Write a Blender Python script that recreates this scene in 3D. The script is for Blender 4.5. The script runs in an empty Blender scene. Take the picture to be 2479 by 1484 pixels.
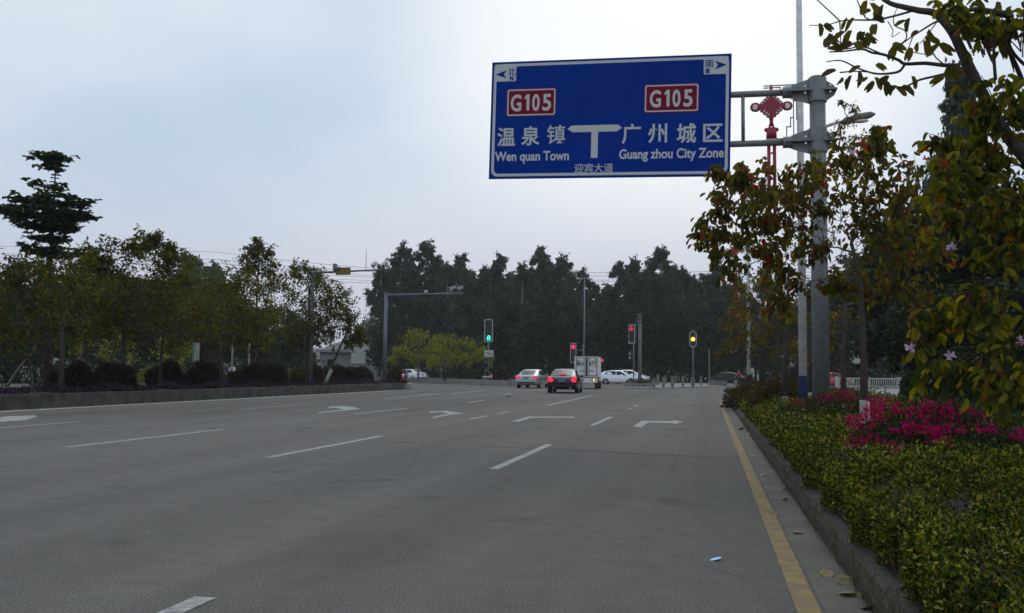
import bpy, bmesh, math, random
import numpy as np
from mathutils import Vector, Matrix

random.seed(7)
S = bpy.context.scene
COL = S.collection
RAD = math.radians

# ------------------------------------------------------------------ camera
F, CX, CY, H = 2300.0, 1239.5, 742.0, 1.25          # photograph surveyed at 2479 px wide
PSI, TH, RO = RAD(11.69), RAD(3.93), 0.010
ROT = Matrix.Rotation(PSI, 3, 'Z') @ Matrix.Rotation(math.pi / 2 + TH, 3, 'X') @ Matrix.Rotation(RO, 3, 'Z')
cam = bpy.data.cameras.new('camera'); cam.sensor_width = 36.0; cam.lens = 36.0 * F / 2479.0
cam.clip_start = 0.1; cam.clip_end = 6000
co = bpy.data.objects.new('camera', cam); COL.objects.link(co)
co.location = (0, 0, H); co.rotation_euler = ROT.to_euler(); S.camera = co

def ray(x, y): return ROT @ Vector(((x - CX) / F, -(y - CY) / F, -1.0))
def G(x, y, z=0.0):                                  # where the sight line meets height z
    d = ray(x, y); t = (z - H) / d.z; return Vector((0, 0, H)) + d * t
def PY(x, y, Y):                                     # where it meets distance Y
    d = ray(x, y); return Vector((0, 0, H)) + d * (Y / d.y)
def PX(x, y, X):
    d = ray(x, y); return Vector((0, 0, H)) + d * (X / d.x)
def dep(p): return (Vector(p) - Vector((0, 0, H))).dot(ROT @ Vector((0, 0, -1)))

# ------------------------------------------------------------------ light
SUN_EL, SUN_AZ = RAD(42), RAD(4)                     # veiled sun ahead of the camera, over the big sign
w = bpy.data.worlds.new("World"); S.world = w; w.use_nodes = True
nt = w.node_tree; nt.nodes.clear()
def wn(t, **k):
    n = nt.nodes.new(t)
    for a, b in k.items(): setattr(n, a, b)
    return n
out = wn('ShaderNodeOutputWorld'); bg = wn('ShaderNodeBackground')
sky = wn('ShaderNodeTexSky', sky_type='NISHITA', sun_disc=False, sun_elevation=SUN_EL, sun_rotation=SUN_AZ, dust_density=3.0, air_density=1.0)
tc = wn('ShaderNodeTexCoord')
mp = wn('ShaderNodeMapping'); mp.inputs['Scale'].default_value = (1.0, 1.0, 2.2)
no = wn('ShaderNodeTexNoise'); no.inputs['Scale'].default_value = 2.6; no.inputs['Detail'].default_value = 5.0; no.inputs['Roughness'].default_value = 0.42
cr = wn('ShaderNodeValToRGB')
cr.color_ramp.elements[0].position = 0.32; cr.color_ramp.elements[0].color = (5.0, 6.4, 8.0, 1)
cr.color_ramp.elements[1].position = 0.68; cr.color_ramp.elements[1].color = (7.7, 8.4, 9.3, 1)
sunv = Vector((math.sin(SUN_AZ) * math.cos(SUN_EL), math.cos(SUN_AZ) * math.cos(SUN_EL), math.sin(SUN_EL)))
brv = Vector(ray(1640, 60)).normalized()
dt = wn('ShaderNodeVectorMath', operation='DOT_PRODUCT'); dt.inputs[1].default_value = brv
mr = wn('ShaderNodeMapRange', interpolation_type='SMOOTHSTEP')
mr.inputs['From Min'].default_value = 0.945; mr.inputs['From Max'].default_value = 1.0
mr.inputs['To Min'].default_value = 0.0; mr.inputs['To Max'].default_value = 0.95
mxb = wn('ShaderNodeMix', data_type='RGBA'); mxb.inputs[7].default_value = (10.2, 10.4, 10.4, 1)
sep = wn('ShaderNodeSeparateXYZ')
mh = wn('ShaderNodeMapRange', interpolation_type='SMOOTHSTEP')
mh.inputs['From Min'].default_value = 0.0; mh.inputs['From Max'].default_value = 0.26
mh.inputs['To Min'].default_value = 0.85; mh.inputs['To Max'].default_value = 0.0
mxh = wn('ShaderNodeMix', data_type='RGBA'); mxh.inputs[7].default_value = (6.0, 6.0, 7.1, 1)
mxs = wn('ShaderNodeMix', data_type='RGBA'); mxs.inputs[0].default_value = 0.95
L = nt.links.new
L(tc.outputs['Generated'], mp.inputs[0]); L(mp.outputs[0], no.inputs['Vector']); L(no.outputs['Fac'], cr.inputs[0])
L(tc.outputs['Generated'], dt.inputs[0]); L(dt.outputs['Value'], mr.inputs['Value'])
L(mr.outputs[0], mxb.inputs[0]); L(cr.outputs[0], mxb.inputs[6])
L(tc.outputs['Generated'], sep.inputs[0]); L(sep.outputs['Z'], mh.inputs['Value'])
L(mh.outputs[0], mxh.inputs[0]); L(mxb.outputs[2], mxh.inputs[6])
L(sky.outputs[0], mxs.inputs[6]); L(mxh.outputs[2], mxs.inputs[7])
L(mxs.outputs[2], bg.inputs['Color']); bg.inputs['Strength'].default_value = 0.10
L(bg.outputs[0], out.inputs['Surface'])
sl = bpy.data.lights.new('sun', 'SUN'); sl.energy = 0.6; sl.angle = RAD(25); sl.color = (1, .96, .9)
so = bpy.data.objects.new('sun', sl); COL.objects.link(so)
so.rotation_euler = (-sunv).to_track_quat('-Z', 'Y').to_euler()
S.view_settings.view_transform = 'Standard'; S.view_settings.look = 'None'
S.view_settings.exposure = 0.0; S.view_settings.gamma = 1.0
S.cycles.max_bounces = 6; S.cycles.diffuse_bounces = 3; S.cycles.transmission_bounces = 4; S.cycles.volume_bounces = 1
S.cycles.use_denoising = True

# ------------------------------------------------------------------ materials
def mat(name, col, rough=0.6, metal=0.0, emit=None, es=1.0, noise=None, bump=None, spec=0.5, coat=0.0):
    m = bpy.data.materials.new(name); m.use_nodes = True
    t = m.node_tree; b = t.nodes['Principled BSDF']
    b.inputs['Base Color'].default_value = (*col, 1); b.inputs['Roughness'].default_value = rough
    b.inputs['Metallic'].default_value = metal; b.inputs['Specular IOR Level'].default_value = spec
    b.inputs['Coat Weight'].default_value = coat
    if emit: b.inputs['Emission Color'].default_value = (*emit, 1); b.inputs['Emission Strength'].default_value = es
    if noise or bump:
        c = t.nodes.new('ShaderNodeTexCoord')
    if noise:                                        # (scale, second colour, contrast)
        sc, c2, k = noise
        n = t.nodes.new('ShaderNodeTexNoise'); n.inputs['Scale'].default_value = sc; n.inputs['Detail'].default_value = 6
        r = t.nodes.new('ShaderNodeMapRange'); r.inputs['From Min'].default_value = .5 - k; r.inputs['From Max'].default_value = .5 + k
        x = t.nodes.new('ShaderNodeMix'); x.data_type = 'RGBA'
        x.inputs[6].default_value = (*col, 1); x.inputs[7].default_value = (*c2, 1)
        t.links.new(c.outputs['Object'], n.inputs['Vector']); t.links.new(n.outputs['Fac'], r.inputs['Value'])
        t.links.new(r.outputs[0], x.inputs[0]); t.links.new(x.outputs[2], b.inputs['Base Color'])
    if bump:
        sc, s_ = bump
        n = t.nodes.new('ShaderNodeTexNoise'); n.inputs['Scale'].default_value = sc; n.inputs['Detail'].default_value = 4
        u = t.nodes.new('ShaderNodeBump'); u.inputs['Strength'].default_value = s_; u.inputs['Distance'].default_value = .02
        t.links.new(c.outputs['Object'], n.inputs['Vector']); t.links.new(n.outputs['Fac'], u.inputs['Height'])
        t.links.new(u.outputs[0], b.inputs['Normal'])
    return m

def leafmat(name, stops, trans=0.35, rough=0.65):
    m = bpy.data.materials.new(name); m.use_nodes = True
    t = m.node_tree; t.nodes.clear(); N = t.nodes.new
    o = N('ShaderNodeOutputMaterial'); g = N('ShaderNodeNewGeometry'); r = N('ShaderNodeValToRGB')
    r.color_ramp.interpolation = 'LINEAR'
    e = r.color_ramp.elements
    e[0].position, e[0].color = stops[0][0], (*stops[0][1], 1)
    e[1].position, e[1].color = stops[-1][0], (*stops[-1][1], 1)
    for p, c in stops[1:-1]:
        q = e.new(p); q.color = (*c, 1)
    b = N('ShaderNodeBsdfPrincipled'); b.inputs['Roughness'].default_value = rough; b.inputs['Specular IOR Level'].default_value = .12
    tr = N('ShaderNodeBsdfTranslucent'); mx = N('ShaderNodeMixShader'); mx.inputs[0].default_value = trans
    hs = N('ShaderNodeHueSaturation'); hs.inputs['Saturation'].default_value = 1.15; hs.inputs['Value'].default_value = 1.5
    k = t.links.new
    k(g.outputs['Random Per Island'], r.inputs[0]); k(r.outputs[0], b.inputs['Base Color'])
    k(r.outputs[0], hs.inputs['Color']); k(hs.outputs[0], tr.inputs[0])
    k(b.outputs[0], mx.inputs[1]); k(tr.outputs[0], mx.inputs[2]); k(mx.outputs[0], o.inputs[0])
    return m

def asphalt():
    m = bpy.data.materials.new('asphalt'); m.use_nodes = True
    t = m.node_tree; b = t.nodes['Principled BSDF']; N = t.nodes.new; k = t.links.new
    b.inputs['Roughness'].default_value = .85; b.inputs['Specular IOR Level'].default_value = .25
    c = N('ShaderNodeTexCoord')
    def noise(scale, det, mapsc=None):
        n = N('ShaderNodeTexNoise'); n.inputs['Scale'].default_value = scale; n.inputs['Detail'].default_value = det
        if mapsc:
            p = N('ShaderNodeMapping'); p.inputs['Scale'].default_value = mapsc
            k(c.outputs['Object'], p.inputs[0]); k(p.outputs[0], n.inputs['Vector'])
        else: k(c.outputs['Object'], n.inputs['Vector'])
        return n
    big = noise(.11, 4, (1, .35, 1)); streak = noise(.75, 3, (1, .015, 1)); grit = noise(70, 2); mid = noise(4, 5); stain = noise(.45, 4, (1, .5, 1))
    def rng(n, a, bb, c_, d):
        r = N('ShaderNodeMapRange'); r.inputs['From Min'].default_value = a; r.inputs['From Max'].default_value = bb
        r.inputs['To Min'].default_value = c_; r.inputs['To Max'].default_value = d; k(n.outputs['Fac'], r.inputs['Value']); return r.outputs[0]
    def mul(a, bb):
        x = N('ShaderNodeMath'); x.operation = 'MULTIPLY'; k(a, x.inputs[0]); k(bb, x.inputs[1]); return x.outputs[0]
    v = mul(mul(mul(mul(rng(big, .3, .7, .80, 1.15), rng(streak, .32, .68, .80, 1.14)), rng(grit, .3, .7, .45, 1.6)), rng(mid, .3, .7, .9, 1.1)), rng(stain, .28, .42, .72, 1.0))
    vo = N('ShaderNodeTexVoronoi'); vo.feature = 'DISTANCE_TO_EDGE'; vo.inputs['Scale'].default_value = .16
    wp = N('ShaderNodeMix'); wp.data_type = 'RGBA'; wp.inputs[0].default_value = .12
    k(c.outputs['Object'], wp.inputs[6]); wz = noise(.8, 5); k(wz.outputs['Color'], wp.inputs[7]); k(wp.outputs[2], vo.inputs['Vector'])
    cr_ = N('ShaderNodeMapRange'); cr_.inputs['From Min'].default_value = .0005; cr_.inputs['From Max'].default_value = .0024; cr_.inputs['To Min'].default_value = .76; cr_.inputs['To Max'].default_value = 1
    k(vo.outputs['Distance'], cr_.inputs['Value'])
    oil = noise(.9, 2); v = mul(mul(v, cr_.outputs[0]), rng(oil, .24, .36, .62, 1.0))
    patch = N('ShaderNodeTexVoronoi'); patch.inputs['Scale'].default_value = .12; patch.feature = 'F1'; pm = N('ShaderNodeMapping'); pm.inputs['Scale'].default_value = (1.6, .5, 1)
    k(c.outputs['Object'], pm.inputs[0]); k(pm.outputs[0], patch.inputs['Vector'])
    pr_ = N('ShaderNodeMapRange'); pr_.inputs['To Min'].default_value = .93; pr_.inputs['To Max'].default_value = 1.06; sx_ = N('ShaderNodeSeparateColor'); k(patch.outputs['Color'], sx_.inputs[0]); k(sx_.outputs[0], pr_.inputs['Value'])
    v = mul(v, pr_.outputs[0])
    x = N('ShaderNodeMix'); x.data_type = 'RGBA'; x.blend_type = 'MULTIPLY'; x.inputs[0].default_value = 1
    x.inputs[6].default_value = (.112, .103, .092, 1)
    cb = N('ShaderNodeCombineXYZ')
    for i in range(3): k(v, cb.inputs[i])
    k(cb.outputs[0], x.inputs[7]); k(x.outputs[2], b.inputs['Base Color'])
    u = N('ShaderNodeBump'); u.inputs['Strength'].default_value = .5; u.inputs['Distance'].default_value = .01
    k(grit.outputs['Fac'], u.inputs['Height']); k(u.outputs[0], b.inputs['Normal'])
    return m

def stone(name, c1, c2, block=None):
    m = mat(name, c1, .9, noise=(3.5, c2, .22), bump=(22, .6))
    return m

M = dict(
    asphalt=asphalt(),
    soil=mat('soil', (.012, .010, .006), .95, noise=(2.0, (.028, .021, .013), .2), bump=(12, .8)),
    grass=mat('grass', (.03, .045, .012), .95, noise=(.6, (.06, .055, .025), .2), bump=(5, .8)),
    concrete=mat('concrete', (.132, .120, .104), .9, noise=(1.6, (.07, .062, .05), .2), bump=(40, .3)),
    kerbdark=mat('kerb_stone', (.085, .078, .066), .92, noise=(2.2, (.03, .027, .021), .18), bump=(18, .6)),
    kerbnear=mat('mossy_kerb', (.052, .045, .034), .95, noise=(5, (.018, .016, .011), .2), bump=(25, .9)),
    pave=mat('paving', (.26, .25, .23), .9, noise=(1.2, (.18, .17, .16), .2)),
    white=mat('road_paint', (.46, .46, .43), .85, noise=(9, (.15, .15, .14), .20)),
    fresh=mat('edge_paint', (.62, .61, .56), .8, noise=(3, (.34, .33, .30), .2)),
    yellow=mat('yellow_paint', (.30, .20, .055), .85, noise=(7, (.12, .098, .06), .22), bump=(60, .4)),
    seam=mat('tar', (.03, .03, .03), .8),
    steel=mat('galvanised_steel', (.23, .245, .25), .5, .35, noise=(6, (.17, .18, .185), .2)),
    steeld=mat('painted_steel', (.16, .18, .20), .5, .2, noise=(8, (.11, .125, .14), .2)),
    whitepole=mat('white_paint', (.72, .72, .70), .45, noise=(7, (.55, .55, .53), .12)),
    navy=mat('navy_paint', (.008, .02, .07), .7, spec=.1, noise=(9, (.014, .024, .055), .2)),
    signblue=mat('sign_blue', (.001, .034, .28), .7, spec=.05, noise=(1.2, (.001, .028, .235), .25)),
    signwhite=mat('sign_white', (.56, .57, .56), .6, spec=.1),
    signred=mat('sign_maroon', (.19, .008, .03), .7, spec=.08),
    signback=mat('sign_metal', (.3, .3, .3), .5, .5),
    red=mat('red_plastic', (.30, .008, .03), .4),
    lampglow=mat('bulb_lens', (.85, .8, .62), .4),
    blackpl=mat('black_plastic', (.012, .012, .013), .45),
    greyrim=mat('grey_border', (.42, .42, .41), .5),
    ylsign=mat('yellow_board', (.32, .19, .025), .6), brown=mat('brown_lettering', (.07, .03, .012), .7),
    bark=mat('bark', (.075, .06, .048), .95, noise=(6, (.035, .028, .022), .22), bump=(16, 1.0)),
    barkpale=mat('pale_bark', (.19, .17, .14), .95, noise=(5, (.09, .08, .06), .22), bump=(14, .8)),
    limew=mat('limewash', (.5, .49, .45), .95, noise=(8, (.22, .2, .17), .2)),
    bamboo=mat('weathered_pole', (.25, .25, .2), .85, noise=(7, (.13, .12, .09), .2)),
    conpole=mat('concrete_pole', (.2, .195, .18), .9, noise=(3, (.13, .125, .115), .2)),
    silver=mat('silver_paint', (.42, .43, .44), .28, .55, coat=.6), black=mat('black_paint', (.006, .006, .007), .25, .0, coat=.25, spec=.3),
    wpaint=mat('white_car_paint', (.84, .86, .88), .25, coat=.6), wtruck=mat('dusty_white', (.80, .81, .78), .55, noise=(4, (.66, .66, .63), .2)),
    rpaint=mat('red_car_paint', (.4, .04, .04), .3, coat=.6), dkpaint=mat('dark_car_paint', (.008, .009, .011), .35, spec=.25, coat=.1),
    glass=mat('car_glass', (.008, .011, .012), .15, spec=.3), glassp=mat('rear_glass', (.05, .056, .06), .3, spec=.35),
    chrome=mat('chrome', (.6, .6, .6), .2, .9), tyre=mat('tyre', (.012, .012, .012), .85), rim=mat('wheel_rim', (.4, .4, .41), .35, .7),
    taillit=mat('lit_tail_lamp', (.5, .01, .03), .3, emit=(1, .025, .09), es=.75), tailoff=mat('tail_lamp', (.25, .01, .012), .25),
    indic=mat('lit_indicator', (.8, .3, .05), .3, emit=(1, .42, .10), es=2.2), head=mat('headlamp_lens', (.6, .62, .65), .15),
    plate=mat('plate_blue', (.02, .06, .22), .5),
    sred=mat('red_signal_light', (.4, 0, .02), .3, emit=(1, .015, .09), es=1.1), sredd=mat('dim_red_signal', (.4, 0, .02), .3, emit=(1, .02, .09), es=.55),
    samb=mat('amber_signal_light', (.8, .4, .05), .3, emit=(1, .55, .04), es=2.2), sgrn=mat('green_signal_light', (0, .5, .4), .3, emit=(.05, 1, .72), es=1.5),
    off=mat('unlit_lens', (.02, .02, .022), .3),
    rail=mat('railing_white', (.40, .41, .39), .7),
    skin=mat('skin', (.32, .2, .14), .6), hair=mat('hair', (.01, .009, .008), .6),
    shirtw=mat('white_cloth', (.55, .55, .5), .9), shirtb=mat('navy_cloth', (.02, .03, .08), .9), shirtr=mat('crimson_cloth', (.32, .02, .06), .9), trous=mat('dark_cloth', (.03, .03, .035), .9),
    wall=mat('pale_render', (.24, .25, .25), .9, noise=(.8, (.18, .19, .19), .2)), roof=mat('grey_roof', (.25, .26, .27), .7),
    green=mat('green_paint', (.02, .16, .09), .6), bluec=mat('blue_fabric', (.01, .03, .22), .8), wire=mat('wire', (.05, .05, .055), .6),
    litb=mat('blue_plastic', (.30, .70, .95), .5), litw=mat('white_plastic', (.7, .7, .68), .5),
    dead=leafmat('dead_leaf', [(0, (.2, .14, .07)), (.5, (.3, .24, .12)), (1, (.16, .08, .04))], .1),
    lbau=leafmat('bauhinia_leaf', [(0, (.025, .035, .008)), (.2, (.06, .066, .012)), (.42, (.11, .10, .015)), (.58, (.12, .07, .02)), (.74, (.21, .17, .016)), (.86, (.09, .06, .016)), (.975, (.13, .05, .022)), (.98, (.36, .02, .015)), (1, (.28, .03, .02))], .5),
    lnear=leafmat('near_leaf', [(0, (.018, .028, .007)), (.25, (.055, .066, .012)), (.5, (.115, .115, .014)), (.8, (.25, .215, .018)), (.93, (.10, .06, .018)), (1, (.17, .06, .02))], .48),
    lsky=leafmat('upper_leaf', [(0, (.045, .045, .01)), (.5, (.10, .09, .014)), (.85, (.13, .11, .015)), (1, (.09, .04, .03))], .35),
    lmed=leafmat('median_leaf', [(0, (.02, .034, .008)), (.35, (.06, .082, .013)), (.6, (.10, .105, .014)), (.78, (.105, .066, .013)), (.94, (.16, .145, .017)), (1, (.30, .17, .03))], .45),
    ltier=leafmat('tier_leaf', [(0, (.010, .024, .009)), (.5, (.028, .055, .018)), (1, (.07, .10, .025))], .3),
    leuc=leafmat('eucalyptus_leaf', [(0, (.022, .040, .027)), (.5, (.050, .076, .048)), (.85, (.085, .115, .066)), (1, (.13, .16, .095))], .36),
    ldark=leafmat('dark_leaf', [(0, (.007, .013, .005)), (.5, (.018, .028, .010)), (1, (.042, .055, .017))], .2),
    llime=leafmat('lime_leaf', [(0, (.09, .11, .010)), (.5, (.19, .21, .02)), (1, (.32, .31, .035))], .45),
    lhedge=leafmat('hedge_leaf', [(0, (.009, .017, .004)), (.35, (.026, .040, .006)), (.6, (.072, .092, .011)), (.82, (.175, .185, .02)), (.975, (.35, .32, .05)), (.985, (.30, .12, .04)), (1, (.2, .06, .03))], .3),
    lred=leafmat('maroon_leaf', [(0, (.012, .007, .007)), (.5, (.026, .012, .012)), (.9, (.04, .02, .014)), (1, (.06, .04, .02))], .15),
    lpurp=leafmat('purple_leaf', [(0, (.014, .008, .013)), (.5, (.03, .014, .028)), (.85, (.055, .025, .05)), (1, (.10, .06, .085))], .2),
    lbron=leafmat('bronze_leaf', [(0, (.02, .018, .007)), (.4, (.05, .03, .012)), (.7, (.07, .06, .014)), (1, (.13, .07, .025))], .3),
    lclip=leafmat('clipped_leaf', [(0, (.09, .11, .012)), (1, (.19, .2, .025))], .3),
    ldgreen=leafmat('deep_green_leaf', [(0, (.012, .024, .008)), (.6, (.03, .05, .014)), (1, (.05, .075, .02))], .2),
    bloom=leafmat('bougainvillea_bloom', [(0, (.20, .003, .035)), (.35, (.42, .006, .10)), (.65, (.34, .004, .022)), (1, (.38, .008, .21))], .3),
    pink=leafmat('orchid_petal', [(0, (.45, .28, .45)), (.7, (.62, .46, .6)), (1, (.4, .1, .3))], .4),
    hillm=mat('hill_woods', (.03, .045, .03), .95, noise=(.06, (.05, .06, .04), .2)),
)

def add_joints(m, step=.8, width=.022):
    t = m.node_tree; b = t.nodes['Principled BSDF']; src = b.inputs['Base Color'].links[0].from_socket
    c = t.nodes.new('ShaderNodeTexCoord'); sp = t.nodes.new('ShaderNodeSeparateXYZ'); t.links.new(c.outputs['Object'], sp.inputs[0])
    def mth(op, a, v):
        x = t.nodes.new('ShaderNodeMath'); x.operation = op; t.links.new(a, x.inputs[0]); x.inputs[1].default_value = v; return x.outputs[0]
    f = mth('LESS_THAN', mth('FRACT', mth('MULTIPLY', sp.outputs['Y'], 1 / step), 0), width / step)
    x = t.nodes.new('ShaderNodeMix'); x.data_type = 'RGBA'; x.inputs[7].default_value = (.008, .007, .005, 1)
    t.links.new(f, x.inputs[0]); t.links.new(src, x.inputs[6]); t.links.new(x.outputs[2], b.inputs['Base Color'])
add_joints(M['kerbnear'])
# ------------------------------------------------------------------ mesh helpers
class MB:
    def __init__(s): s.v, s.f = [], []
    def add(s, vs, fs):
        o = len(s.v); s.v += [tuple(p) for p in vs]; s.f += [tuple(i + o for i in f) for f in fs]; return s
    def box(s, c, d, R=None):
        x, y, z = d[0] / 2, d[1] / 2, d[2] / 2
        vs = [Vector((a * x, b * y, e * z)) for e in (-1, 1) for a, b in ((-1, -1), (1, -1), (1, 1), (-1, 1))]
        if R is not None: vs = [R @ p for p in vs]
        vs = [p + Vector(c) for p in vs]
        return s.add(vs, [(3, 2, 1, 0), (4, 5, 6, 7), (0, 1, 5, 4), (1, 2, 6, 5), (2, 3, 7, 6), (3, 0, 4, 7)])
    def tube(s, pts, rs, n=8, cap=True):
        pts = [Vector(p) for p in pts]
        if not hasattr(rs, '__len__'): rs = [rs] * len(pts)
        vs, fs = [], []
        up = None
        for i, p in enumerate(pts):
            t = (pts[min(i + 1, len(pts) - 1)] - pts[max(i - 1, 0)]).normalized()
            if up is None:
                up = Vector((0, 0, 1)) if abs(t.z) < .9 else Vector((1, 0, 0))
            a = t.cross(up).normalized(); b = a.cross(t).normalized(); up = b
            for k in range(n):
                q = 2 * math.pi * k / n
                vs.append(p + (a * math.cos(q) + b * math.sin(q)) * rs[i])
        for i in range(len(pts) - 1):
            for k in range(n):
                fs.append((i * n + k, i * n + (k + 1) % n, (i + 1) * n + (k + 1) % n, (i + 1) * n + k))
        if cap:
            fs.append(tuple(reversed(range(n)))); fs.append(tuple(range((len(pts) - 1) * n, len(pts) * n)))
        return s.add(vs, fs)
    def cyl(s, p0, p1, r0, r1=None, n=16): return s.tube([p0, p1], [r0, r0 if r1 is None else r1], n)
    def prism(s, poly, y0, y1, T=None):              # poly in x,z, extruded along y
        n = len(poly)
        vs = [Vector((a, y0, b)) for a, b in poly] + [Vector((a, y1, b)) for a, b in poly]
        if T is not None: vs = [T @ p for p in vs]
        return s.add(vs, [tuple(range(n)), tuple(reversed(range(n, 2 * n)))] + [(i, i + n, (i + 1) % n + n, (i + 1) % n) for i in range(n)])
    def sheet(s, poly, z, th=0.0):                   # flat polygon lying on the ground
        n = len(poly)
        return s.add([(p[0], p[1], z) for p in poly], [tuple(range(n))])
    def ball(s, c, r, nu=12, nv=8):
        if not hasattr(r, '__len__'): r = (r, r, r)
        vs, fs = [], []
        for i in range(nv + 1):
            a = math.pi * i / nv
            for k in range(nu):
                b = 2 * math.pi * k / nu
                vs.append((c[0] + r[0] * math.sin(a) * math.cos(b), c[1] + r[1] * math.sin(a) * math.sin(b), c[2] + r[2] * math.cos(a)))
        for i in range(nv):
            for k in range(nu):
                fs.append((i * nu + k, (i + 1) * nu + k, (i + 1) * nu + (k + 1) % nu, i * nu + (k + 1) % nu))
        return s.add(vs, fs)
    def build(s, name, m, parent=None, smooth=False, bevel=0):
        me = bpy.data.meshes.new(name); me.from_pydata(s.v, [], s.f); me.update()
        return link(name, me, m, parent, smooth, bevel)

def link(name, me, m, parent=None, smooth=False, bevel=0):
    if m is not None: me.materials.append(m)
    if smooth:
        me.polygons.foreach_set('use_smooth', np.ones(len(me.polygons), bool))
    o = bpy.data.objects.new(name, me); COL.objects.link(o)
    if parent is not None: o.parent = parent
    if bevel:
        b = o.modifiers.new('bevel', 'BEVEL'); b.width = bevel; b.segments = 2; b.limit_method = 'ANGLE'
    return o
def fixnormals(o):
    bm = bmesh.new(); bm.from_mesh(o.data); bmesh.ops.recalc_face_normals(bm, faces=bm.faces); bm.to_mesh(o.data); bm.free(); return o
def tag(o, label, cat, group=None):
    o['label'] = label; o['category'] = cat
    if group: o['group'] = group
    return o
def empty(name, loc, rz=0.0, label=None, cat=None, group=None):
    o = bpy.data.objects.new(name, None); COL.objects.link(o); o.location = loc; o.rotation_euler = (0, 0, rz); o.empty_display_size = .3
    if label: tag(o, label, cat, group)
    return o
def struct(o): o['kind'] = 'structure'; return o
def dup(root, loc, rz, label, sc=1.0, group=None):
    r = root.copy(); COL.objects.link(r); r.location = loc; r.rotation_euler = (0, 0, rz); r.scale = (sc, sc, sc) if not hasattr(sc, '__len__') else sc
    r['label'] = label
    if group: r['group'] = group
    for ch in list(root.children):
        c = ch.copy(); COL.objects.link(c); c.parent = r
        for g in ch.children:
            d = g.copy(); COL.objects.link(d); d.parent = c
    return r
def text(s, size, m, parent, name, loc, R=None, sx=1.0, bold=0.0, align='CENTER', width=None):
    """lettering standing in the x-z plane and facing -y; loc is the middle of its baseline"""
    cu = bpy.data.curves.new(name, 'FONT'); cu.body = s; cu.size = size; cu.extrude = .003; cu.offset = bold; cu.align_x = align
    cu.resolution_u = 4
    t = bpy.data.objects.new(name, cu); COL.objects.link(t)
    dg = bpy.context.evaluated_depsgraph_get(); dg.update()
    me = bpy.data.meshes.new_from_object(t.evaluated_get(dg)); bpy.data.objects.remove(t)
    n = len(me.vertices)
    if not n: return None
    c = np.empty(n * 3); me.vertices.foreach_get('co', c); c = c.reshape(-1, 3)
    if width: sx = width / (c[:, 0].max() - c[:, 0].min())
    c[:, 0] *= sx
    if align == 'CENTER': c[:, 0] -= (c[:, 0].max() + c[:, 0].min()) / 2
    q = np.stack([c[:, 0], -c[:, 2], c[:, 1]], 1)
    me.vertices.foreach_set('co', q.ravel()); me.update(); me.materials.clear()
    o = link(name, me, m, parent); o.location = loc
    return o

# ------------------------------------------------------------------ foliage helpers
TEMPL = {
    'rhomb': ([(0, 0, 0), (.45, .26, .09), (1, 0, -.06), (.45, -.26, .09)], [(0, 1, 2, 3)]),
    'long': ([(0, 0, 0), (.4, .14, .04), (1, 0, -.12), (.4, -.14, .04)], [(0, 1, 2, 3)]),
    'blade': ([(0, 0, 0), (.5, .022, .02), (1, 0, -.1), (.5, -.022, .02)], [(0, 1, 2, 3)]),
    'oval': ([(0, 0, 0), (.2, .22, .07), (.6, .28, .08), (1, 0, -.1), (.6, -.28, .08), (.2, -.22, .07)], [(0, 1, 2, 3), (0, 3, 4, 5)]),
    'pair': ([(0, 0, 0), (.10, .17, .16), (.5, .27, .27), (.92, .22, .17), (1.06, .10, .05), (.80, 0, 0), (.10, -.17, .16), (.5, -.27, .27), (.92, -.22, .17), (1.06, -.10, .05)],
             [(0, 1, 2, 3, 4, 5), (0, 5, 9, 8, 7, 6)]),
}
def leafmesh(name, P, D, size, templ, m, parent, rng, up=.7):
    """one small bent leaf for each point; D its direction"""
    T, FS = TEMPL[templ]; T = np.array(T); n, kx = len(P), len(T)
    P = np.asarray(P, float); D = np.asarray(D, float); D /= np.linalg.norm(D, axis=1, keepdims=True) + 1e-9
    ref = rng.normal(size=(n, 3)); ref[:, 2] += up * 2.0
    N = ref - (ref * D).sum(1, keepdims=True) * D; N /= np.linalg.norm(N, axis=1, keepdims=True) + 1e-9
    B = np.cross(N, D)
    s = np.broadcast_to(size, (n,))[:, None, None] if np.ndim(size) <= 1 else size
    V = P[:, None, :] + s * (T[None, :, 0:1] * D[:, None] + T[None, :, 1:2] * B[:, None] + T[None, :, 2:3] * N[:, None])
    me = bpy.data.meshes.new(name)
    loops, starts, tot = [], [], []
    per = []
    st = 0
    for f in FS:
        per += list(f); starts.append(st); tot.append(len(f)); st += len(f)
    per = np.array(per); L_ = (np.arange(n)[:, None] * kx + per[None]).ravel()
    LS = (np.arange(n)[:, None] * st + np.array(starts)[None]).ravel()
    LT = np.tile(np.array(tot), n)
    me.vertices.add(n * kx); me.vertices.foreach_set('co', V.ravel().astype(np.float32))
    me.loops.add(len(L_)); me.loops.foreach_set('vertex_index', L_.astype(np.int32))
    me.polygons.add(len(LS)); me.polygons.foreach_set('loop_start', LS.astype(np.int32)); me.polygons.foreach_set('loop_total', LT.astype(np.int32))
    me.update(calc_edges=True); me.validate()
    return link(name, me, m, parent)

def bez(a, b, c, n):
    return [a * (1 - t) ** 2 + b * 2 * t * (1 - t) + c * t * t for t in [i / n for i in range(n + 1)]]

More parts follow.
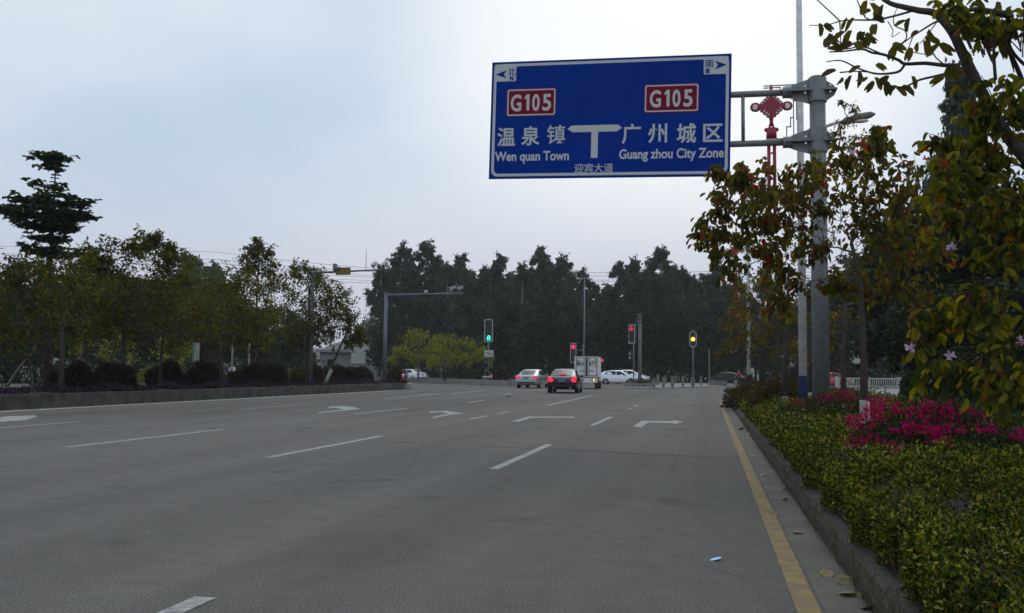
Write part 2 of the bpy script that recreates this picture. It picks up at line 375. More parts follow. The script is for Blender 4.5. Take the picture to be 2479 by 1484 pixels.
def tree(name, base, trunk, r0, clumps, leaf, size, mt, label, cat='tree', group=None, per=80, droop=.5, bark='bark', seed=0, twigs=7, twr=.006, paint=0.0, fork=.35, r1=None, lim=.3, up=.7, spread=1.0, hang=False):
    """trunk: world points from base up; clumps: (centre, radii) in world; builds trunk (limbs, twigs) and crown under one Empty"""
    rng = np.random.default_rng(seed); rd = random.Random(seed)
    base = Vector(base); e = empty(name, base, 0, label, cat, group)
    tp = [Vector(p) - base for p in trunk]
    mb = MB(); n = len(tp); r1 = r0 * .45 if r1 is None else r1
    mb.tube(tp, [r0 * 1.25] + [r0 + (r1 - r0) * i / (n - 1) for i in range(1, n)], 9)
    PP, DD = [], []
    zf = tp[0].z + fork * (tp[-1].z - tp[0].z); nodes = []
    for i in range(1, n):
        for k in (0, .2, .4, .6, .8):
            q = tp[i].lerp(tp[i - 1], k)
            if q.z >= zf: nodes.append((q, r0 + (r1 - r0) * (i - k) / (n - 1)))
    for c, r in sorted(clumps, key=lambda cr_: min((Vector(cr_[0]) - base - q).length for q, _ in nodes)):
        c = Vector(c) - base
        if not hasattr(r, '__len__'): r = (r, r, r)
        # limb
        best = None
        for q, rq in nodes:
            d = (c - q).length; d += (0 if q.z < c.z - .10 * d else .8 * (q.z - c.z + .3)) + rd.random() * .15
            if best is None or d < best[0]: best = (d, q, rq)
        q = best[1]; ln = (c - q).length
        mid = q.lerp(c, .5) + Vector((rd.uniform(-.1, .1), rd.uniform(-.1, .1), .12)) * ln
        bp = bez(q, mid, c, 6)
        rr = max(min(best[2] * .8, r0 * lim * (.35 + ln / (3 + ln)) * 1.3), twr * 1.4)
        for i in range(1, 6): bp[i] += Vector(rng.normal(size=3)) * ln * .025
        mb.tube(bp, [rr + (twr - rr) * i / 6 for i in range(7)], 5, False)
        for i in (2, 3, 4, 5): nodes.append((bp[i], rr + (twr - rr) * i / 6))
        for k in range(twigs):
            s0 = bp[rd.choice((3, 4, 5, 6))]
            v = Vector(rng.normal(size=3)); v.normalize(); v = Vector((v.x * r[0], v.y * r[1], v.z * r[2])) * rd.uniform(.65, 1.08) * spread
            e1 = c + v
            md = s0.lerp(e1, .5) + Vector((0, 0, .12)) * (e1 - s0).length
            tw = bez(s0, md, e1, 4)
            mb.tube(tw, [twr * (1 - .15 * i) for i in range(5)], 3, False)
            m_ = max(2, per // twigs)
            for j in range(m_):
                t = rd.uniform(.25, 1.05) * 4; i = min(int(t), 3); p = tw[i].lerp(tw[i + 1], t - i)
                tdir = (tw[i + 1] - tw[i]).normalized()
                o_ = Vector(rng.normal(size=3)) * (.16 * (r[0] + r[2]) * .5)
                PP.append(p + o_)
                dv = Vector(rng.normal(size=3)) * (.35 if hang else .8) + tdir * (.2 if hang else .6) + Vector((0, 0, -droop * (2 if hang else 1))); DD.append(dv)
    tr = mb.build('trunk', M[bark], e, True)
    if paint:
        p2 = MB(); pts = [tp[0]]; z = 0
        pts = [tp[0].lerp(tp[1], k / 4 * min(1, paint / max(.01, (tp[1] - tp[0]).length))) for k in range(5)]
        p2.tube(pts, [r0 * 1.25 + .006] + [r0 * (1.25 - .25 * k / 4 * min(1, paint / (tp[1] - tp[0]).length)) + .006 for k in range(1, 5)], 10); p2.build('limewash_band', M['limew'], e, True)
    sz = rng.uniform(.65, 1.2, len(PP)) * size
    leafmesh('crown', np.array(PP), np.array(DD), sz, leaf, M[mt] if isinstance(mt, str) else mt, e, rng, up)
    return e

def pc(lst, Y, jit=0.0, seed=0, flat=1.0):
    """clumps given as (x, y, radius) seen at distance about Y -> world centre and radius"""
    rd = random.Random(seed); o = []
    for x, y, r in lst:
        p = PY(x, y, Y + rd.uniform(-jit, jit)); k = r * dep(p) / F; o.append((p, (k, k, k * flat)))
    return o

def bush(name, c, r, n, leaf, size, mt, label, cat='shrub', group=None, seed=0, core='soil', up=.3, stems=8, top=1.0):
    """rounded shrub of leaves over woody stems; c is its base centre"""
    rng = np.random.default_rng(seed); e = empty(name, c, 0, label, cat, group)
    v = rng.normal(size=(n, 3)); v[:, 2] = np.abs(v[:, 2]) * 1.0 - .15; v /= np.linalg.norm(v, axis=1, keepdims=True)
    lump = 1 + .16 * np.sin(v[:, 0] * 5 + seed) * np.cos(v[:, 1] * 4 + 2 * seed) + .1 * np.sin(v[:, 2] * 7 + v[:, 0] * 3)
    rad = (1 - np.abs(rng.normal(size=n)) * .16) * lump
    P = v * rad[:, None] * np.array(r)[None]; P[:, 2] = np.maximum(P[:, 2], .03 * rng.random(n)) 
    D = v + rng.normal(size=(n, 3)) * .7; D[:, 2] += .25
    mb = MB()
    for k in range(stems):
        a = rng.uniform(0, 6.28); t = Vector((math.cos(a) * r[0] * .6, math.sin(a) * r[1] * .6, r[2] * .75))
        mb.tube(bez(Vector((t.x * .1, t.y * .1, -.05)), Vector((t.x * .3, t.y * .3, t.z * .6)), t, 4), [.02, .016, .012, .009, .006], 5)
    mb.build('stem', M['bark'], e, True)
    leafmesh('foliage', P, D, rng.uniform(.7, 1.25, n) * size, leaf, M[mt], e, rng, up)
    return e

# ================================================================== THE SETTING
def poly_mesh(name, pts, z, m, parent=None):
    b = MB(); b.sheet(pts, z); return b.build(name, m, parent)
g = MB(); g.sheet([(-1500, -300), (1500, -300), (1500, 2500), (-1500, 2500)], -.03); struct(g.build('ground', M['grass']))
def arc(cx, cy, r, a0, a1, n=10): return [(cx + r * math.cos(RAD(a0 + (a1 - a0) * i / n)), cy + r * math.sin(RAD(a0 + (a1 - a0) * i / n))) for i in range(n + 1)]
KX = .84
CRN = [(KX + .02, -30)] + arc(KX + 5.02, 44, 5, 180, 90, 12)     # right kerb: along the road, then round the corner
roadpoly = [(-20.1, -30)] + CRN + [(90, 49), (90, 128), (-95, 128), (-95, 60), (-60, 60), (-27, 60), (-27, -30)]
road = poly_mesh('road', roadpoly, 0.0, M['asphalt']); struct(road)
far = MB(); far.sheet([(-95, -30), (-34, -30), (-34, 60), (-95, 60)], -.004); struct(far.build('service_road', M['asphalt']))

# painted markings, children of the road
def mark(name, pts, m='white', z=.004): return poly_mesh(name, [tuple(p)[:2] for p in pts], z, M[m], road)
def stripe(p, q, wd, name='lane_line', m='white'):
    p, q = Vector(p[:2]), Vector(q[:2]); d = (q - p).normalized(); s_ = Vector((d.y, -d.x)) * wd / 2
    return mark(name, [p - s_, p + s_, q + s_, q - s_], m)
for x0, ys in ((-2.7, ((-1.5, 2.2), (4.0, 4.85), (12.0, 16.35), (22.5, 27.1), (33.2, 34.3), (36.0, 37.6))), (-6.12, ((3, 7), (12.6, 17.4), (24.4, 26.3), (27.6, 29.1))),
               (-9.85, ((3, 7), (13.3, 18.2), (25.6, 30.4))), (-14.2, ((14, 19.5), (27.3, 32.5)))):
    for a, b in ys: stripe((x0, a), (x0, b), .13)
for a, b in (((932, 966), (1063, 954)), ((1090, 955), (1174, 944)), ((1132, 975), (1172, 969)), ((1324, 981.9), (1434, 957.2)), ((1012, 956.5), (1062, 952.5)), ((975, 953), (1040, 952))):
    stripe(G(*a), G(*b), .16)
stripe((-19.32, 3), (-19.15, 57), .26, 'edge_line', 'fresh'); stripe((-19.15, 57.0), (-17.4, 55.4), .3, 'edge_line')
stripe((.52, -4), (.50, 44), .125, 'edge_line', 'yellow')
rc = arc(KX + 5.02, 44, 5.34, 180, 100, 10)
for a, b in zip(rc[:-1], rc[1:]): stripe(a, b, .125, 'edge_line', 'yellow')
z2 = lambda l: [G((1200 + x / 3.873) * .95640, (960 + y / 3.873) * .95640) for x, y in l]
z1 = lambda l: [G((600 + x / 3.873) * .95640, (960 + y / 3.873) * .95640) for x, y in l]
mark('turn_arrow', z2([(1558, 465), (1640, 474), (1695, 432), (1722, 424), (1955, 431), (1955, 440), (2062, 420), (1955, 401), (1955, 411), (1645, 408)]))
mark('turn_arrow', z2([(358, 414), (440, 416), (560, 379), (940, 377), (940, 385), (994, 373), (940, 363), (940, 368), (535, 366)]))
mark('turn_arrow', z1([(1903, 375), (1930, 383), (2085, 350), (2228, 336), (2110, 319), (2045, 311), (1886, 317), (1886, 331), (2000, 322), (2075, 337)]))
a4 = z1([(778, 325), (800, 333), (1062, 306), (1214, 291), (1120, 270), (1050, 263), (915, 268), (868, 286), (960, 279), (1045, 298)])
mark('turn_arrow', a4)
off = G(255 / 3.873 * .9564, (960 + 402 / 3.873) * .9564) - a4[3]
mark('turn_arrow', [p + off for p in a4])
for i in range(7):                                               # crossing at the mouth of the side road, stop lines
    a = G(1478 + i * 12, 939.5); stripe(a, a + Vector((.25, 2.6, 0)), .45, 'zebra_stripe')
stripe(G(1606, 943), G(1690, 941), .3, 'stop_line'); stripe(G(1715, 936), G(1775, 935), .3, 'stop_line')
b = MB()
sp = [G(x, y) for x, y in ((1165, 1080), (1240, 1084), (1330, 1087), (1420, 1092), (1500, 1096), (1580, 1101), (1650, 1103), (1720, 1107), (1790, 1108))]
for p, q in zip(sp[:-1], sp[1:]): b.sheet([(p.x, p.y - .022), (q.x, q.y - .022), (q.x, q.y + .022), (p.x, p.y + .022)], .0035)
b.build('tar_seam', M['seam'], road)

# right gutter and kerb
gut = MB(); gut.sheet([(.60, -30), (KX, -30), (KX, 44), (.60, 44)], .0025); struct(gut.build('gutter', M['concrete']))
kp = [(KX, -6.0)]
rk = random.Random(3)
kb = MB()
path2 = [(KX, y) for y in np.arange(-6, 44.01, .5)] + arc(KX + 5.02, 44, 5.02, 180, 90, 14) + [(30, 49.02), (88, 49.02)]
prof = [(0, -.02), (.012, .10), (.03, .148), (.06, .158), (.15, .160), (.17, .02)]
vs, fs = [], []
for i, p in enumerate(path2):
    a = Vector(path2[max(i - 1, 0)]); c = Vector(path2[min(i + 1, len(path2) - 1)]); d = (c - a).normalized(); n_ = Vector((d.y, -d.x))
    j = rk.uniform(-.009, .009)
    for u, z in prof: vs.append((p[0] + n_.x * (u + j), p[1] + n_.y * (u + j), z + (rk.uniform(-.014, .008) if z > .05 else 0)))
k_ = len(prof)
for i in range(len(path2) - 1):
    for q in range(k_ - 1): fs.append((i * k_ + q, i * k_ + q + 1, (i + 1) * k_ + q + 1, (i + 1) * k_ + q))
kb.add(vs, fs); o = kb.build('kerb', M['kerbnear']); fixnormals(o); struct(o)
v_ = MB()                                                        # planted verge inside the kerb, uneven earth
nx_, ny_ = 40, 140
rv = np.random.default_rng(5)
for iy in range(ny_ + 1):
    for ix in range(nx_ + 1):
        Y = -6 + 55 * (iy / ny_); X0 = KX + .16 if Y < 44 else KX + 5.02 - math.sqrt(max(0, 25 - (Y - 44) ** 2)) + .17
        X = X0 + 30 * (ix / nx_) ** 2
        v_.v.append((X, min(Y, 48.85), .11 + .05 * rv.random() + (.06 if ix > 2 else 0)))
for iy in range(ny_):
    for ix in range(nx_):
        a = iy * (nx_ + 1) + ix; v_.f.append((a, a + 1, a + nx_ + 2, a + nx_ + 1))
struct(v_.build('verge', M['soil'], None, True))
lp = MB(); lp.sheet([(6.5, 57), (60, 57), (60, 97), (9.0, 97)], .02); struct(lp.build('forecourt', M['pave']))

# left median: stone kerb wall and earth
def kerb_wall(name, pts, h, th, m, stones=1.0):
    b = MB(); r_ = random.Random(9)
    for p, q in zip(pts[:-1], pts[1:]):
        p, q = Vector((*p, 0)), Vector((*q, 0)); n = max(1, round((q - p).length / stones)); d = (q - p) / n; L_ = d.length; u = d.normalized()
        for i in range(n):
            c = p + d * (i + .5); ang = math.atan2(u.y, u.x); nrm = Vector((-u.y, u.x, 0))
            b.box(c + nrm * (th / 2 + r_.uniform(-.006, .006)) + Vector((0, 0, h / 2 - .03 + r_.uniform(-.008, .008))), (L_ - .012, th, h + .06), Matrix.Rotation(ang, 3, 'Z'))
    return struct(b.build(name, m, None, False, .012))
kerb_wall('median_kerb', [(-19.85, 2.0), (-19.85, 60.8), (-21.2, 61.6), (-26.6, 61.6), (-27.0, 60.8), (-27.0, 2)], .43, .16, M['kerbdark'], 1.0)
mb = MB()
for iy in range(61):
    for ix in range(9):
        mb.v.append((-20.0 - 6.9 * ix / 8, 2 + 59.5 * iy / 60, .34 + .08 * rv.random()))
for iy in range(60):
    for ix in range(8):
        a = iy * 9 + ix; mb.f.append((a, a + 9, a + 10, a + 1))
struct(mb.build('median_bed', M['soil'], None, True))
# refuge with raised stone edge in the middle of the junction
I0 = [(-16.9, 81.2), (-32.0, 101.0), (-60, 118)]
kerb_wall('refuge_kerb', [(-16.4, 84.5), (-16.9, 81.2), (-19.2, 82.4), (-32.0, 101.0), (-60, 108)], .5, .2, M['pave'], 1.6)
b = MB(); b.sheet([(-16.6, 84.5), (-17.0, 81.5), (-19.2, 82.7), (-32, 101.3), (-60, 108.3), (-60, 118), (-20, 112)], .4); struct(b.build('refuge_bed', M['soil']))
b = MB(); b.sheet([tuple(G(*p))[:2] for p in ((1512, 940), (1560, 941), (1640, 939.5), (1735, 935.5), (1800, 931), (1790, 926), (1640, 926), (1530, 929))], .05); struct(b.build('traffic_island', M['pave']))
fk = MB(); fk.sheet([(-95, 128), (90, 128), (90, 131), (-95, 131)], .03); struct(fk.build('pavement', M['pave']))

# hazy wooded hill far off
hb = MB(); nxh = 60
for i in range(nxh + 1):
    x = -900 + 1800 * i / nxh
    h = 26 + 16 * math.sin(i * .35) + 7 * math.sin(i * 1.3) + 4 * rv.random()
    for k, (yy, zz) in enumerate(((760, -1), (800, .6), (850, 1.0), (980, .4), (1050, -1))): hb.v.append((x, yy, max(-.5, h * zz)))
for i in range(nxh):
    for k in range(4): a = i * 5 + k; hb.f.append((a, a + 5, a + 6, a + 1))
struct(hb.build('hill', M['hillm'], None, True))

# ================================================================== BIG DIRECTION SIGN
YS = 20.0
c0 = PY(1477, 434, YS)
sx0 = PY(1989, 700, YS).x
root = empty('direction_sign', (sx0, YS + .32, .15), 0, 'large blue overhead direction sign on a thick grey steel pole with two arms', 'road sign')
def lc(p): return Vector(p) - Vector(root.location)
b = MB(); b.cyl((0, 0, -.1), (0, 0, 7.42 - .15), .175, .16, 24); b.build('pole', M['steel'], root, True)
b = MB(); b.cyl((0, 0, 7.27), (0, 0, 7.30), .17, .15, 24); b.build('pole_cap', M['steel'], root)
armz = [PY(1850, 216, YS).z - .15, PY(1850, 338, YS).z - .15]
xl = PY(1230, 300, YS).x - sx0
for az in armz:
    b = MB(); b.cyl((xl, -.06, az + .02), (-.55, 0, az), .062, .068, 16); b.build('arm', M['steel'], root, True)
    fl = MB()
    for s in (-1, 1):
        pl = [(-.62, 0), (-.62, .10), (-.45, .17), (-.17, .26), (-.15, 0)]
        fl.prism([(x, az + z * s) for x, z in pl], -.014, .014)
        fl.prism([(x, az + z * s) for x, z in [(.15, 0), (.17, .22), (.34, .10), (.36, 0)]], -.014, .014)
    fl.prism([(x, z) for x, z in ((-.64, az - .016), (.38, az - .016), (.38, az + .016), (-.64, az + .016))], -.17, .17)
    fl.cyl((0, 0, az - .24), (0, 0, az + .27), .19, .185, 20)
    fl.cyl((-.70, 0, az), (-.52, 0, az), .12, .12, 16)
    o = fl.build('flange', M['steel'], root); fixnormals(o)
    for sx in (-.26, .24):
        for sz in (-.07, .07):
            bo = MB(); bo.cyl((sx, -.172, az + sz), (sx, -.145, az + sz), .02, .02, 6); bo.build('bolt', M['chrome'], o)
sb = MB(); vx = PY(1800, 280, YS).x - sx0; sb.cyl((vx, -.03, armz[0]), (vx, -.03, armz[1]), .038, .038, 12); sb.build('strut', M['steel'], root, True)
W_, H_ = 5.13, 2.59
pnl = MB(); pnl.box((0, 0, H_ / 2), (W_, .04, H_))
panel = pnl.build('sign_panel', M['signblue'], root, False, .004)
bl, br = PY(1184.5, 434.5, YS), PY(1767, 427.5, YS)
tilt = math.atan2(bl.z - br.z, br.x - bl.x)
panel.location = lc((bl + br) / 2); panel.location.y = -.36 ; panel.rotation_euler = (0, tilt, 0)
bk = MB()
for zz in (.45, 1.3, 2.15): bk.box((0, .035, zz), (W_ - .2, .03, .06))
for az in armz: 
    for xx in (-1.9, -.4, 1.1, 2.2): bk.box((xx, .14, az - lc((bl + br) / 2).z), (.07, .24, .16))
bk.build('back_rail', M['signback'], panel)
def uv(u, v): return ((u - .5) * W_, (1 - v) * H_)
def onp(poly, y0, name, m):
    b = MB(); b.prism(poly, y0 - .003, y0); return b.build(name, m, panel)
def rrect(x0, z0, x1, z1, r, n=5):
    o = []
    for cx, cz, a in ((x1 - r, z1 - r, 0), (x0 + r, z1 - r, 90), (x0 + r, z0 + r, 180), (x1 - r, z0 + r, 270)):
        o += [(cx + r * math.cos(RAD(a + 90 * i / n)), cz + r * math.sin(RAD(a + 90 * i / n))) for i in range(n + 1)]
    return o
def ring(outer, inner, y0, name, m, parent):
    b = MB(); n = len(outer)
    vs = [(x, y0, z) for x, z in outer] + [(x, y0, z) for x, z in inner]
    b.add(vs, [(i, (i + 1) % n, (i + 1) % n + n, i + n) for i in range(n)]); o = b.build(name, m, parent); fixnormals(o); return o
ring(rrect(-W_ / 2 + .05, .05, W_ / 2 - .05, H_ - .05, .14), rrect(-W_ / 2 + .11, .11, W_ / 2 - .11, H_ - .11, .10), -.024, 'border', M['signwhite'], panel)
Y1, Y2, Y3 = -.024, -.028, -.033
for (u0, v0, u1, v1), side in (((.012, .022, .107, .17), -1), ((.889, .022, .988, .167), 1)):
    a, c = uv(u0, v1), uv(u1, v0); onp(rrect(a[0], a[1], c[0], c[1], .03), Y1 - .003, 'corner_plate', M['signwhite'])
    u = .042 if side < 0 else .957; v = .108 if side < 0 else .093
    x, z = uv(u, v); s = side
    onp([(x + .12 * s, z), (x - .12 * s, z + .09), (x - .055 * s, z), (x - .12 * s, z - .09)], Y2 - .003, 'compass_arrow', M['signblue'])
    x, z = uv(.0875 if side < 0 else .911, .115 if side < 0 else .107)
    text('北' if side < 0 else '南', .19, M['signblue'], panel, 'lettering', (x, Y2 - .003, z), bold=.001)
    x, z = uv(.0875 if side < 0 else .905, .162 if side < 0 else .155)
    text('N' if side < 0 else 'S', .125, M['signblue'], panel, 'lettering', (x, Y2 - .003, z), bold=.008, width=.085)
for u0, v0, u1, v1 in ((.068, .235, .282, .474), (.649, .234, .873, .472)):
    a, c = uv(u0, v1), uv(u1, v0)
    onp(rrect(a[0], a[1], c[0], c[1], .05), Y1, 'route_plate', M['signred'])
    ring(rrect(a[0] + .02, a[1] + .02, c[0] - .02, c[1] - .02, .045), rrect(a[0] + .048, a[1] + .048, c[0] - .048, c[1] - .048, .03), Y2 - .001, 'border', M['signwhite'], panel)
    cx = (a[0] + c[0]) / 2; bz = a[1] + (c[1] - a[1]) * .21
    for ch, dx, wd in (('G', -.335, .235), ('1', -.09, .10), ('0', .105, .165), ('5', .345, .19)):
        if ch == '1':
            onp([(cx + dx - .01, bz), (cx + dx + .05, bz), (cx + dx + .05, bz + .355), (cx + dx - .005, bz + .355), (cx + dx - .055, bz + .30), (cx + dx - .055, bz + .245), (cx + dx - .01, bz + .275)], Y2 - .001, 'lettering', M['signwhite'])
        else: text(ch, .50, M['signwhite'], panel, 'lettering', (cx + dx, Y2 - .001, bz), bold=.012, width=wd)
for ch, u, v in (('温', .071, .715), ('泉', .176, .71), ('镇', .285, .703), ('广', .600, .71), ('州', .707, .71), ('城', .824, .715), ('区', .930, .715)):
    x, z = uv(u, v); text(ch, .44, M['signwhite'], panel, 'lettering', (x, Y1, z + .015), bold=.0035 if ch == '镇' else .008, width=.40)
x, z = uv(.183, .848); text('Wen quan Town', .285, M['signwhite'], panel, 'lettering', (x, Y1, z), bold=.007, width=1.63)
x, z = uv(.763, .846); text('Guang zhou City Zone', .285, M['signwhite'], panel, 'lettering', (x, Y1, z), bold=.007, width=2.17)
x, z = uv(.447, .95); text('迎宾大道', .21, M['signwhite'], panel, 'lettering', (x, Y1, z), bold=.001, width=.83)
x0, z0 = uv(.333, .618); x1, z1_ = uv(.561, .561); zm = (z0 + z1_) / 2; s0, s1 = uv(.434, .835)[0], uv(.462, .835)[0]; zb = uv(0, .835)[1]
onp([(x0, zm), (x0 + .11, z0), (s0, z0), (s0, zb), (s1, zb), (s1, z0), (x1 - .11, z0), (x1, zm), (x1 - .09, z1_), (x0 + .09, z1_)], Y1, 'junction_diagram', M['signwhite'])

# ================================================================== LAMP POSTS AND KNOT ORNAMENTS
def lamp_post(px, Y, label, arm):
    x = PY(px, 905, Y).x
    e = empty('lamp_post', (x, Y, .1), 0, label, 'lamp post', 'white lamp posts along the verge')
    b = MB(); b.cyl((0, 0, 1.12), (0, 0, 11.5), .098, .062, 18); b.build('pole', M['whitepole'], e, True)
    b = MB(); b.cyl((0, 0, -.05), (0, 0, 1.12), .104, .100, 18); b.build('base_band', M['navy'], e, True)
    b = MB(); t = .012
    zt, zb = 8.01, 6.72                                   # square fretwork bracket left of the pole
    def bar(p, q): b.box(((p[0] + q[0]) / 2, 0, (p[1] + q[1]) / 2), (abs(p[0] - q[0]) + 2 * t, 2 * t, abs(p[1] - q[1]) + 2 * t))
    for p, q in (((-.82, zt), (-.08, zt)), ((-.82, zt - .05), (-.45, zt - .05)), ((-.45, zt - .05), (-.45, zt - .13)), ((-.45, zt - .13), (-.2, zt - .13)), ((-.2, zt - .13), (-.2, zt - .04)),
                 ((-.33, zt - .04), (-.2, zt - .04)), ((-.33, zt - .04), (-.33, zt - .2)), ((-.33, zt - .2), (-.15, zt - .2)), ((-.15, zt), (-.15, zb)), ((-.15, zb + .9), (-.08, zb + .9)), ((-.08, zb + .9), (-.08, zb + .45)),
                 ((-.15, zb + .5), (-.22, zb + .5)), ((-.22, zb + .5), (-.22, zb + .28)), ((-.22, zb + .28), (-.31, zb + .28)), ((-.31, zb + .28), (-.31, zb)), ((-.68, zb), (-.06, zb))): bar(p, q)
    b.build('fretwork_bracket', M['steel'], e)
    b = MB(); b.tube([(0, 0, 6.75), (.4, 0, 6.92), (.8, 0, 7.05), (1.02, 0, 7.09)], [.045, .042, .038, .035], 10); b.build('arm', M['whitepole'], e, True)
    b = MB(); b.tube([(.95, 0, 7.03), (1.06, 0, 7.08), (1.3, 0, 7.15), (1.58, 0, 7.21), (1.68, 0, 7.22)], [.05, .085, .10, .075, .02], 12)
    o = b.build('lamp_head', M['conpole'], e, True)
    b = MB(); b.ball((1.34, 0, 7.07), (.20, .08, .05)); b.build('diffuser', M['lampglow'], o, True)
    k = empty('knot_ornament', (x, Y - .02, .1), 0, 'large red knot ornament with loops and tassels beside the big sign' if arm else 'distant red knot ornament half hidden in brown leaves', 'ornament', 'red knot ornaments on the lamp posts')
    kx, kz = -.66, 7.50
    b = MB(); b.cyl((kx, 0, kz + .26), (kx, 0, kz + .52), .04, .03, 12); b.build('hanger', M['red'], k, True)
    # scalloped diamond
    pts = []
    corners = [(0, .31), (.30, 0), (0, -.31), (-.30, 0)]
    for i in range(4):
        p, q = corners[i], corners[(i + 1) % 4]
        for s in range(24):
            t_ = s / 24; u = (p[0] + (q[0] - p[0]) * t_, p[1] + (q[1] - p[1]) * t_); r = math.hypot(*u); sc = 1 + (.028 * abs(math.sin(t_ * math.pi * 5))) / r
            pts.append((kx + u[0] * sc * 1.05, kz + u[1] * sc * .98))
    b = MB(); b.prism(pts, -.07, .07); o = b.build('knot', M['red'], k); fixnormals(o)
    for i in range(4):
        p, q = corners[i], corners[(i + 1) % 4]
        for t_ in (.2, .4, .6, .8) if i in (0, 3) else (.2, .4, .6):
            u = (p[0] + (q[0] - p[0]) * t_, p[1] + (q[1] - p[1]) * t_); 
            sgx = 1 if u[0] > 0 else -1; sgz = 1 if u[1] > 0 else -1
            b = MB(); b.tube([(kx + u[0] * .80, -.073, kz + u[1] * .80), (kx + u[0] * .80 + .045 * sgx, -.073, kz + u[1] * .80 + .045 * sgz)], .014, 6); b.build('slot_light', M['lampglow'], o)
    for s in (-1, 1):
        b = MB(); cxx = kx + .365 * s
        b.tube([(cxx + .095 * math.cos(a), 0, kz + .085 * math.sin(a)) for a in np.linspace(0, 6.2832, 21)], .032, 8, False); lo = b.build('loop', M['red'], k, True)
        b = MB(); b.cyl((cxx, -.03, kz), (cxx, .03, kz), .066, .066, 14); b.build('loop_light', M['lampglow'], lo)
    b = MB(); b.cyl((kx, 0, kz - .47), (kx, 0, kz - .30), .045, .045, 12); b.tube([(kx + .05 * math.cos(a), 0, kz - .47 + .05 * math.sin(a)) for a in np.linspace(0, 6.2832, 13)], .02, 6, False); b.build('neck', M['red'], k, True)
    b = MB(); b.cyl((kx, 0, kz - .80), (kx, 0, kz - .52), .125, .115, 16)
    for s in (-1, 1): b.ball((kx + .12 * s, 0, kz - .56), .05, 10, 6)
    b.build('tassel_head', M['red'], k, True)
    b = MB(); b.cyl((kx, 0, kz - .86), (kx, 0, kz - .80), .13, .13, 16); b.build('collar', M['rail'], k, True)
    for s in (-1, 1):
        b = MB(); b.cyl((kx + .065 * s, 0, kz - 2.6), (kx + .065 * s, 0, kz - .86), .042, .042, 10); b.build('tassel', M['red'], k, True)
lamp_post(1944, 23.0, 'white lamp post with dark blue base beside the grey sign pole', True)
lamp_post(1813, 50.0, 'slender white lamp post farther down the verge behind the first', False)

# ================================================================== TRAFFIC SIGNALS
def signal_head(e, z0, z1, wd, shape, lit, litmat, at=(0, 0), arrow=False, off_n=3, rz=0.0):
    hd = empty('signal_head', (at[0], at[1], 0), rz); hd.parent = e
    rr = wd / 2 - .001 if shape == 'round' else .07
    b = MB(); b.prism(rrect(-wd / 2, z0, wd / 2, z1, rr, 8), -.08, .12); b.build('housing', M['blackpl'], hd)
    ring(rrect(-wd / 2 - .035, z0 - .035, wd / 2 + .035, z1 + .035, rr + .035, 8), rrect(-wd / 2 + .045, z0 + .045, wd / 2 - .045, z1 - .045, max(.02, rr - .045), 8), -.084, 'border', M['greyrim'], hd)
    n = off_n; hh = (z1 - z0 - .16) / n
    for i in range(n):
        cz = z1 - .08 - hh * (i + .5); r = min(hh * .44, wd * .38)
        b = MB()
        if i == lit and arrow:
            t_ = .034; p = [(.09, cz - r), (.09, cz + .04)] + [(.02 + .07 * math.cos(a), cz + .06 + .09 * math.sin(a)) for a in np.linspace(0, 3.14, 7)] + [(-.05, cz + .02), (-.05, cz - .08)]
            b.tube([(x * 1.45, -.10, z) for x, z in p], t_ * 1.25, 6); b.prism([(-.19, cz - .05), (.06, cz - .05), (-.065, cz - r - .03)], -.12, -.09)
        else:
            b.cyl((0, -.115, cz), (0, -.075, cz), r, r, 20)
        b.build('lens', M[litmat] if i == lit else M['off'], hd)
        if not (i == lit and arrow):
            v = MB(); vs = []; fs = []
            for k in range(11):
                a = RAD(-10 + 200 * k / 10)
                for yy in (-.10, -.26): vs.append((math.cos(a) * r * 1.08, yy, cz + math.sin(a) * r * 1.08))
            for k in range(10): fs.append((2 * k, 2 * k + 1, 2 * k + 3, 2 * k + 2))
            v.add(vs, fs); v.build('visor', M['blackpl'], hd)
    return hd
def signal_pole(px, Y, ztop, label, r=.055):
    x = PY(px, 905, Y).x
    e = empty('traffic_light', (x, Y, 0), 0, label, 'traffic light', 'traffic lights at the junction')
    b = MB(); b.cyl((0, .06, 0), (0, .06, ztop), r, r * .9, 12); b.build('pole', M['steel'], e, True)
    return e
e = signal_pole(1182, 84, 6.1, 'traffic light with a green turning arrow lit above a small white plate')
signal_head(e, 3.95, 5.95, .72, 'rect', 2, 'sgrn', arrow=True)
b = MB(); b.box((.04, -.02, 2.87), (.86, .03, .62)); pl = b.build('sign_plate', M['greyrim'], e, False, .02)
for z, x0, x1 in ((2.98, -.3, .02), (2.80, -.08, .32)):
    b = MB()
    for k in range(4): 
        xx = x0 + (x1 - x0) * (k + .5) / 4; b.box((.04 + xx, -.038, z), (.05, .006, .1)); b.box((.04 + xx, -.038, z + .02), (.075, .006, .022))
    b.build('lettering', M['blackpl'], pl)
b = MB(); b.box((-.1, -.02, .78), (.8, .04, .1)); b.build('white_bar', M['whitepole'], e)
e = signal_pole(1534, 83.5, 5.5, 'tall traffic light with a dim red lamp beside the concrete pole')
signal_head(e, 3.85, 5.45, .62, 'rect', 0, 'sredd', at=(-.13, 0), rz=RAD(-28))
ph = empty('pedestrian_head', (-.25, 0, 0), RAD(-50)); ph.parent = e
b = MB(); b.box((0, 0, 2.75), (.34, .2, .75)); b.build('housing', M['blackpl'], ph, False, .02)
for z in (2.95, 2.58): b = MB(); b.cyl((0, -.13, z), (0, -.1, z), .11, .11, 14); b.build('lens', M['greyrim'], ph)
b = MB(); b.box((-.1, .03, 2.75), (.3, .05, .05)); b.build('bracket', M['steel'], e)
e = signal_pole(1678, 87, 5.15, 'round-ended traffic light with its amber lamp lit, on a slim pole')
signal_head(e, 3.62, 5.05, .58, 'round', 1, 'samb', off_n=3)
